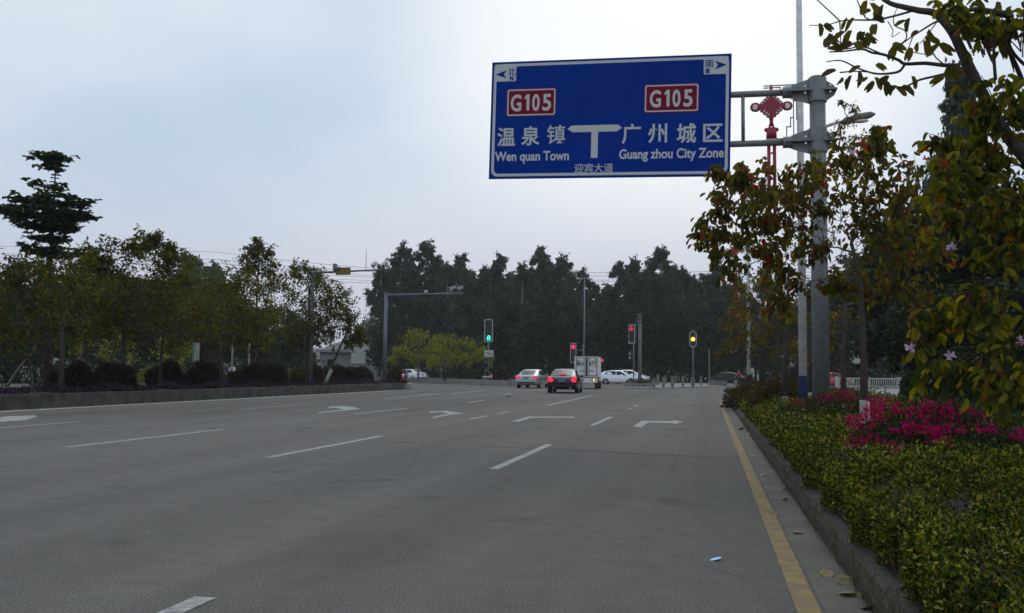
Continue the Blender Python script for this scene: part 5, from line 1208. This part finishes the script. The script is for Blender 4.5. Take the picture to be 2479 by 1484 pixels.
# overhanging tree whose trunk stands just outside the picture on the right
Yn = 7.6; p = PY(2640, 905, 8.0); p.z = .12
zz = lambda x, y: ((2092 + x / 2.968) * .9564, y / 2.968 * .9564)
rg = np.random.default_rng(61); rd = random.Random(61)
e = empty('bauhinia_tree', p, 0, 'overhanging tree at the right edge with big yellow-green leaves and bare arching branches', 'tree', RG)
mb = MB(); W = lambda x, y, Y=Yn: PY(x, y, Y) - p
mb.tube([Vector((0, 0, -.1)), W(2640, 780, 8.0), W(2600, 600, 7.9), W(2520, 430, 7.7)], [.10, .085, .075, .062], 10)
def branch(pts, r0, r1, Y0=Yn, Y1=None, zoomed=True, n=6):
    Y1 = Y0 if Y1 is None else Y1; P_ = [W(*(zz(*q) if zoomed else q), lerp(Y0, Y1, i / (len(pts) - 1))) for i, q in enumerate(pts)]
    # smooth through the given points
    o = []
    for i in range(len(P_) - 1):
        a, b_, c, d_ = P_[max(i - 1, 0)], P_[i], P_[i + 1], P_[min(i + 2, len(P_) - 1)]
        for k in range(3):
            t = k / 3; o.append(.5 * ((2 * b_) + (c - a) * t + (2 * a - 5 * b_ + 4 * c - d_) * t * t + (3 * b_ - a - 3 * c + d_) * t ** 3))
    o.append(P_[-1]); m_ = len(o)
    mb.tube(o, [r0 + (r1 - r0) * i / (m_ - 1) for i in range(m_)], n, False); return o
branch([(2520, 430), (2440, 330), (2385, 240), (2342, 155)], .05, .042, 7.7, Yn, False, 8)
branch([(1060, 480), (1000, 350), (950, 250), (880, 160), (800, 95), (700, 80), (590, 55), (480, 25), (380, -40)], .041, .016, n=8)
branch([(950, 250), (975, 160), (985, 60), (1010, -60)], .022, .014)
branch([(2700, 150), (1484, 180), (1380, 120), (1250, 90), (1100, 70), (1000, 110)], .04, .012, 7.9, 7.5)
branch([(1270, 600), (1258, 420), (1258, 220), (1265, 60)], .013, .008); branch([(1484, 640), (1400, 440), (1290, 260), (1230, 150)], .022, .01, 7.9, 7.6); branch([(1600, 560), (1470, 470), (1390, 370), (1345, 230)], .016, .008, 7.9, 7.6)
branch([(1000, 490), (880, 490), (740, 475), (590, 480), (540, 450), (430, 410), (340, 395), (270, 370), (130, 385), (20, 390)], .017, .005)
branch([(590, 480), (560, 525), (520, 545), (430, 555), (350, 550), (230, 510), (110, 455), (0, 465)], .012, .004)
branch([(430, 410), (390, 395), (270, 350), (130, 370), (40, 345)], .007, .004)
branch([(930, 545), (830, 570), (700, 600), (620, 640), (560, 655), (470, 640), (390, 625)], .011, .004)
branch([(660, 75), (600, 95), (470, 130), (350, 150), (200, 150), (100, 160), (0, 188), (-130, 190)], .010, .003)
branch([(100, 158), (40, 100), (-90, -20)], .006, .004); branch([(370, 150), (290, 130), (230, 0)], .006, .004)
branch([(880, 160), (820, 165), (720, 225), (650, 270), (580, 320), (520, 370)], .009, .004); branch([(830, 165), (760, 260), (700, 330)], .005, .003)
branch([(560, 330), (600, 290), (590, 230), (510, 190), (510, 110), (545, 40)], .006, .003); branch([(650, 270), (620, 350), (590, 430)], .005, .003); branch([(460, 160), (500, 230), (490, 280), (555, 240)], .004, .003)
branch([(900, 495), (820, 430), (780, 340), (755, 290)], .006, .003); branch([(1080, 330), (1060, 240), (1075, 150)], .006, .003); branch([(1180, 430), (1130, 290), (1110, 190)], .006, .004); branch([(100, 160), (105, 260), (110, 320), (150, 370)], .006, .003); branch([(640, 390), (720, 405), (810, 412)], .004, .003); branch([(100, 545), (230, 535), (380, 550)], .006, .004)
mbv = len(mb.v)
PP, DD = [], []
for x, y in ((160, 150), (215, 150), (140, 255), (60, 320), (190, 335), (130, 300), (270, 255), (310, 250), (245, 275), (370, 200), (600, 175), (640, 150), (690, 250), (760, 235), (800, 290), (745, 290), (860, 345), (520, 355), (690, 325), (640, 370), (75, 540), (160, 600), (190, 580), (230, 560), (270, 520), (360, 500), (345, 620), (365, 600), (430, 600), (440, 620), (525, 670), (565, 670), (640, 585), (880, 590), (960, 625), (1040, 650), (1010, 660), (330, 30), (380, 60), (300, 20), (370, 100), (1010, 215), (1180, 240), (1030, 400),
             (-20, 190), (40, 270), (10, 385), (920, 520), (950, 520), (420, 95), (1300, 330), (1295, 400), (900, 570), (1060, 120), (1120, 40), (1160, 90)):
    q = W(*zz(x + rd.uniform(-12, 12), y + rd.uniform(-8, 8) - 14), Yn + rd.uniform(-.06, .06))
    PP.append(q); DD.append(Vector((rd.uniform(-.8, .8), rd.uniform(-.5, .5), -rd.uniform(.25, 1.0))))
    if rd.random() < .3: PP.append(q + Vector((rd.uniform(-.05, .05), 0, .01))); DD.append(Vector((rd.uniform(-.8, .8), rd.uniform(-.5, .5), -rd.uniform(.2, 1.0))))
leafmesh('upper_leaves', np.array(PP), np.array(DD), rg.uniform(.085, .13, len(PP)), 'pair', M['lsky'], e, rg, .5)
def spray(lst, per, Yj, ysize=.12):
    P_, D_ = [], []
    for x, y, r in lst:
        Y0 = Yn + rd.uniform(-Yj, Yj); c = W(x, y, Y0); k = r * Y0 / F
        nt_ = max(2, int(per / 9))
        for t in range(nt_):
            e1 = c + Vector((rd.gauss(0, .55), rd.gauss(0, .8), rd.gauss(0, .5))) * k
            s0 = c.lerp(W(2560, 520, Yn + .3), .16 + .1 * rd.random())
            tw = bez(s0, s0.lerp(e1, .5) + Vector((0, 0, .08)), e1, 4); mb.tube(tw, [.006, .005, .004, .0035, .003], 3, False)
            for j in range(9):
                u = rd.uniform(.4, 1.08) * 4; i = min(int(u), 3); P_.append(tw[i].lerp(tw[i + 1], u - i) + Vector((rd.gauss(0, .02), rd.gauss(0, .02), 0))); D_.append(Vector((rd.gauss(0, .55), rd.gauss(0, .5), -.75)))
    return P_, D_
A = [(2330, 15, 40), (2390, 30, 50), (2450, 25, 50), (2290, 5, 30), (2420, 60, 36), (2360, 55, 26), (2490, 60, 40)]
Bm = [(2385, 235, 44), (2350, 270, 40), (2440, 230, 48), (2420, 290, 55), (2480, 300, 60), (2350, 330, 46), (2400, 360, 60), (2310, 365, 44), (2460, 380, 60), (2290, 420, 48), (2350, 430, 60), (2430, 460, 66), (2270, 470, 46), (2330, 510, 60), (2400, 540, 62), (2470, 560, 60), (2260, 540, 50), (2450, 640, 50), (2370, 620, 40), (2330, 470, 60), (2480, 470, 60), (2490, 220, 40), (2270, 340, 30)]
C_ = [(2210, 800, 22), (2240, 790, 26), (2280, 770, 26), (2310, 790, 26), (2330, 800, 22), (2210, 850, 22), (2240, 840, 18), (2420, 770, 28), (2400, 800, 24), (2440, 830, 30), (2390, 850, 26), (2460, 870, 30), (2415, 890, 28), (2240, 930, 26), (2290, 940, 28), (2330, 945, 30), (2370, 950, 30), (2400, 975, 26), (2430, 1000, 26), (2470, 1000, 26), (2470, 940, 24), (2345, 730, 20), (2395, 745, 22), (2480, 790, 30)]
p1, d1 = spray(A, 60, .5); q1_, e1_ = spray(Bm, 64, .55); p1 += q1_; d1 += e1_; 
leafmesh('crown', np.array(p1), np.array(d1), rg.uniform(.05, .105, len(p1)), 'pair', M['lnear'], e, rg, .8)
p2, d2 = spray(C_, 20, .3); o2 = leafmesh('lower_leaves', np.array(p2), np.array(d2), rg.uniform(.06, .125, len(p2)), 'pair', M['lnear'], e, rg, .8)
mb.build('trunk', M['bark'], e, True)
for x, y in ((2300, 862), (2203, 842), (2472, 826), (2062, 370), (2302, 598)):
    Y0 = Yn - .25 if x > 2150 else 13.0
    c = PY(x, y, Y0)
    if y > 1000: continue
    P_ = np.array([c - p] * 6); a = np.arange(6) * 2 * math.pi / 6 + rd.random()
    D_ = np.stack([np.cos(a), np.full(6, -.5), np.sin(a)], 1) + rg.normal(size=(6, 3)) * .15
    leafmesh('flower', P_, D_, .05 if x > 2150 else .07, 'oval', M['pink'], e, rg, .1)

# dark trees standing behind the verge on the right
DG = 'big dark trees behind the verge'
for i, (x, y, Y, d_, wd) in enumerate(((2040, 640, 125, 'behind the railing', 1.2), (2130, 560, 118, 'right of the whitewashed street tree', 1.1), (2230, 470, 46, 'behind the pale flowers', 1.1), (2330, 420, 42, 'under the very tall feathery tree', 1.1), (2440, 380, 38, 'near the right edge', 1.2), (2560, 420, 34, 'cut by the right edge', 1.3), (1990, 740, 122, 'between the sign pole and the railing', 1.0), (2180, 720, 112, 'low, above the bougainvillea', 1.3), (2280, 690, 33, 'low, behind the flowering branch', 1.2), (2400, 660, 28, 'low, at the right', 1.3), (2500, 640, 24, 'low, cut by the right edge', 1.3))):
    place(BT, i, x, y, Y, 8.3, 'big dark tree ' + d_, DG, wd)
for i, (x, Y, rpx, hh, lab) in enumerate(((2215, 50, 32, .6, 'flat-topped green hedge beside the paved forecourt'), (2290, 40, 48, .9, 'green clipped hedge behind the bougainvillea'), (2205, 62, 26, 1.25, 'dark rounded bush at the end of the railing'), (2330, 30, 90, 1.6, 'dark thicket behind the drooping branch'), (2440, 22, 100, 1.7, 'dark thicket near the right edge'), (2540, 16, 110, 1.8, 'dark thicket cut by the right edge'))):
    p = PY(x, 905, Y); p.z = .1; k = rpx * dep(p) / F; bush('hedge_bush', p, (k, k * .9, hh), 2600, 'rhomb', .11 + .001 * Y, 'ldgreen' if i < 2 else 'ldark', lab, 'hedge', None, 120 + i)

for i, x in enumerate((1880, 1960, 2030, 2100, 2170, 2240, 2310)):
    p = PY(x, 905, 121); p.z = 0; k = 46 * dep(p) / F; bush('hedge_bush', p, (k, 1.6, 3.4), 3600, 'rhomb', .30, 'ldark', 'dark hedge beyond the white railing ' + ['left of the sign pole', 'behind the lamp post', 'behind the red car', 'behind the first railing bay', 'behind the last railing bay', 'right of the railing', 'at the far right end'][i], 'hedge', 'dark hedge bushes beyond the railing', 330 + i)
for i, (x, y) in enumerate(((1930, 720), (2090, 700), (2240, 690), (2330, 660))): place(BT, i, x, y, 126, 8.3, 'dark leafy tree at the back of the forecourt ' + ['behind the lamp post', 'above the railing', 'above the right end of the railing', 'at the far right'][i], UG, 1.3)
# bushes on the verge
p = PY(1882, 905, 24.5); p.z = .1; bush('round_bush', p, (.78, .75, 1.02), 5200, 'rhomb', .075, 'lbron', 'round bronze bush left of the blue lamp post base', 'bush', None, 131)
p = PY(1803, 905, 34); p.z = .1; bush('round_bush', p, (.7, .7, .88), 3200, 'rhomb', .085, 'lbron', 'smaller bronze bush farther along, near the road corner', 'bush', None, 132)
p = PY(1840, 905, 31); p.z = .1; bush('round_bush', p, (.8, .8, .9), 3200, 'rhomb', .085, 'lbron', 'bronze bush between the two round ones', 'bush', None, 133)
def bougain(c, r, n, label, blooms, seed, cluster):
    e = bush('bougainvillea', c, r, n, 'rhomb', .055, 'ldgreen', label, 'flowering bush', 'bougainvillea bushes', seed, stems=12)
    rg = np.random.default_rng(seed + 500); P_, D_ = [], []
    for bx, bz, by in blooms:
        q = PY(bx, bz, by) - Vector(c); 
        n_ = cluster; dv = rg.normal(size=(n_, 3)); P_.append(np.array(q)[None] + dv * np.array([.042, .042, .028])[None]); dv[:, 2] = np.abs(dv[:, 2]) + .2; D_.append(dv)
    o = leafmesh('blossoms', np.concatenate(P_), np.concatenate(D_), .042, 'oval', M['bloom'], e, rg, .3); o['kind'] = 'stuff'
    return e
c = PY(2280, 905, 10.6); c.z = .12; BC = c.copy()
bl1 = [(x, y, (10.2 if y < 1035 else 9.7 if y < 1080 else 9.2) + (i * 37 % 10) * .07) for i, (x, y) in enumerate(((2068, 1018), (2090, 1010), (2075, 1030), (2105, 1000), (2120, 995), (2135, 1010), (2110, 1025), (2095, 1035), (2140, 1028), (2115, 985), (2125, 970), (2150, 980), (2180, 990), (2200, 998), (2225, 988), (2235, 995), (2250, 985), (2265, 990), (2280, 985), (2300, 992), (2315, 1000), (2335, 992), (2350, 1000), (2370, 1005), (2290, 1005), (2262, 1008), (2245, 1015), (2225, 1012), (2300, 1015), (2325, 1012), (2205, 1030), (2215, 1040), (2240, 1030), (2270, 1032), (2190, 1050), (2060, 1075), (2095, 1070), (2120, 1068), (2168, 1085), (2255, 1045), (2265, 1048), (2290, 1050), (2310, 1042), (2275, 1070), (2262, 1068), (2290, 1072), (2385, 1040), (2405, 1042), (2368, 1036), (2283, 1122), (2296, 1126), (2270, 1118), (2460, 1062), (2474, 1055), (2165, 1030), (2175, 1040), (2280, 1020), (2310, 1020)))]
bougain(c, (1.02, 1.0, .88), 9000, 'large bougainvillea bush crowded with magenta bloom behind the clipped ground cover', bl1, 141, 30)
c = PY(2015, 905, 17.5); c.z = .12
bl2 = [(x, y, 17.3 + (i % 5) * .12) for i, (x, y) in enumerate(((1985, 965), (2000, 962), (2015, 958), (2030, 953), (2045, 950), (2055, 958), (2025, 965), (2040, 968), (2062, 965), (1930, 975), (1935, 980), (2070, 970), (2082, 985), (2050, 975), (2000, 975), (1975, 1000), (2060, 990)))]
bougain(c, (1.05, .9, .80), 6000, 'smaller bougainvillea with sparse bloom at the foot of the sign pole', bl2, 142, 30)

# clipped ground cover that fills the verge down to the kerb
rg = np.random.default_rng(150)
def cover(n, y0, y1, x1, size, seed):
    rg = np.random.default_rng(seed)
    Yv = y0 + (y1 - y0) * rg.random(n); w_ = x1(Yv); Xv = .06 + w_ * rg.random(n) ** .9
    hedge = KX + .10
    hol = np.sin(Xv * 2.3 + 1.3 * np.sin(Yv * 1.1)) * np.sin(Yv * 1.7 + Xv) ; hol2 = np.sin(Xv * 9.1 + Yv * 4.3) * np.sin(Yv * 11.3 - Xv * 6.1)
    lumps = .07 * hol + .065 * hol2 + .035 * np.sin(Xv * 5.1 + Yv * 3.3) + .05 * np.sin(Yv * 2.1 - Xv * 2.7) + .03 * np.sin(Yv * 9 + Xv * 8)
    top = .30 * (1 - np.exp(-np.maximum(Xv, 0) / .16)) + .12 + lumps * np.minimum(1, Xv * 2.5) + .05
    edge = .06 * np.sin(Yv * 3.7) + .05 * np.sin(Yv * 8.3)
    Zv = .12 + np.maximum(.02, top - np.abs(rg.normal(size=n)) * .085)
    side = rg.random(n) < .14
    Xv = np.where(side, .05 + .12 * rg.random(n), Xv); Zv = np.where(side, .16 + .3 * rg.random(n), Zv)
    corner = np.where(Yv > 44, 5 - np.sqrt(np.maximum(0, 25 - np.minimum(25, (Yv - 44) ** 2))), 0)
    keep = rg.random(n) < np.clip(.70 + 1.0 * hol2 + .4 * hol, .10, 1)
    gx, gy = hedge + Xv - BC.x, Yv - BC.y + .35
    keep &= (gx / 1.0) ** 2 + (gy / 1.35) ** 2 > 1 + .3 * rg.random(n)
    P_ = np.stack([hedge + Xv + edge + corner, Yv, Zv], 1)[keep]; n = len(P_)
    D_ = rg.normal(size=(n, 3)) * .75 + np.array([-.15, -.1, .55])
    return P_, D_, rg.uniform(.65, 1.25, n) * size
PPs, DDs, SSs = [], [], []
for args in ((200000, 2.2, 7, lambda y: 2.8 + 0 * y, .029, 151), (130000, 7, 13, lambda y: 3.6 + 0 * y, .036, 152), (50000, 13, 25, lambda y: 4.6 + 0 * y, .058, 153), (26000, 25, 48.5, lambda y: 4.8 + 0 * y, .09, 154)):
    a, b_, c = cover(*args); PPs.append(a); DDs.append(b_); SSs.append(c)
o = leafmesh('ground_cover', np.concatenate(PPs), np.concatenate(DDs), np.concatenate(SSs), 'rhomb', M['lhedge'], None, rg, .5)
o['kind'] = 'stuff'; tag(o, 'dense clipped yellow-green ground cover on the verge along the right kerb', 'ground cover')
# weeds and straw growing along the kerb joint
n = 3200; Yv = 3.5 + 20 * rg.random(n) ** 1.6
P_ = np.stack([KX + rg.choice([-.012, .17], n) + rg.normal(size=n) * .012, Yv, np.where(rg.random(n) < .5, .01, .14)], 1)
o = leafmesh('kerb_weeds', P_, rg.normal(size=(n, 3)) * .35 + [-.1, 0, 1.0], rg.uniform(.04, .15, n), 'blade', M['lbron'], None, rg, .1)
o.data.materials.clear(); o.data.materials.append(leafmat('straw', [(0, (.05, .04, .02)), (.6, (.09, .075, .035)), (1, (.19, .16, .09))], .2)); o['kind'] = 'stuff'; tag(o, 'thin dry weeds sprouting along the right kerb', 'weeds')

# litter and fallen leaves on the gutter
def curled(p, s, rz, label, m_='dead', grp='dry leaves fallen along the gutter', curl=.22, name='fallen_leaf', cat='leaf'):
    b = MB(); n = 8; vs = []
    for i in range(n + 1):
        t = i / n; w_ = .46 * math.sin(math.pi * min(1, t * .96 + .04)) ** .7
        for k, v in enumerate((-1, -.5, 0, .5, 1)): vs.append(((t - .5) * s, v * w_ * s, s * (.05 + curl * (v * v) * w_ + .25 * curl * (t - .5) ** 2 * 4)))
    for i in range(n):
        for k in range(4): b.f.append((i * 5 + k, (i + 1) * 5 + k, (i + 1) * 5 + k + 1, i * 5 + k + 1))
    b.v = vs; o = b.build(name, M[m_], None, True); o.location = p; o.rotation_euler = (random.uniform(-.6, .6), random.uniform(-.35, .35), rz)
    so_ = o.modifiers.new('t', 'SOLIDIFY'); so_.thickness = .0015; tag(o, label, cat, grp); return o
hz = lambda x, y: G((1950 + x / 3.69) * .9564, (1150 + y / 3.69) * .9564, .006)
for x, y, s, rz, lab in ((25, 555, .085, .4, 'curled pale leaf lying on the yellow line'), (255, 735, .085, -.3, 'pale boat-shaped leaf in the middle of the gutter'), (530, 1125, .10, 1.2, 'folded brown leaf standing on edge between line and kerb'), (690, 1200, .11, .2, 'long brown leaf, left of two lying together'), (745, 1192, .09, -.4, 'curled brown leaf, right of two lying together'), (725, 1312, .10, .0, 'flat tan leaf below the pair'),
                        (920, 1440, .09, 1.0, 'yellowish crumpled leaf nearest the camera by the kerb'), (140, 425, .06, .1, 'small leaf halfway up the gutter by the kerb'), (135, 330, .07, .6, 'brown leaf lying against the kerb foot'), (812, 1318, .05, 2.2, 'tiny dark leaf beside the flat tan one')):
    curled(hz(x, y), s, rz, lab)
for x, y, s, lab in ((1795, 1040, .14, 'dark leaf litter against the kerb halfway along'), (1830, 1060, .12, 'brown leaf in the gutter before the dark litter'), (1812, 1052, .12, 'brown leaf touching the dark litter'), (1848, 1150, .09, 'greenish leaf in the gutter at mid distance'), (1790, 985, .14, 'far dark leaf on the road near the bend')):
    curled(G(x, y, .006), s, random.uniform(0, 3), lab)
curled(G(1733, 1354, .006), .085, .1, 'bright blue scrap of plastic lying on the asphalt', 'litb', None, .02, 'plastic_scrap', 'litter')
curled(G(1233, 960, .006), .34, .3, 'white plastic bag lying on the road before the silver sedan', 'litw', None, .5, 'plastic_bag', 'litter')
curled(G(1747, 1141, .006), .04, .3, 'tiny white scrap on the asphalt near the yellow line', 'litw', None, .2, 'paper_scrap', 'litter')
# air
hz_ = MB(); hz_.box((0, 1100, 44), (3200, 3000, 90)); ho = hz_.build('haze', None); ho['kind'] = 'stuff'; tag(ho, 'thin pale haze that fades the far trees', 'haze')
hm = bpy.data.materials.new('haze'); hm.use_nodes = True; t = hm.node_tree; t.nodes.clear()
o = t.nodes.new('ShaderNodeOutputMaterial'); v = t.nodes.new('ShaderNodeVolumePrincipled'); v.inputs['Density'].default_value = .0003; v.inputs['Color'].default_value = (.92, .95, 1, 1); v.inputs['Anisotropy'].default_value = .3
t.links.new(v.outputs[0], o.inputs['Volume']); ho.data.materials.append(hm)
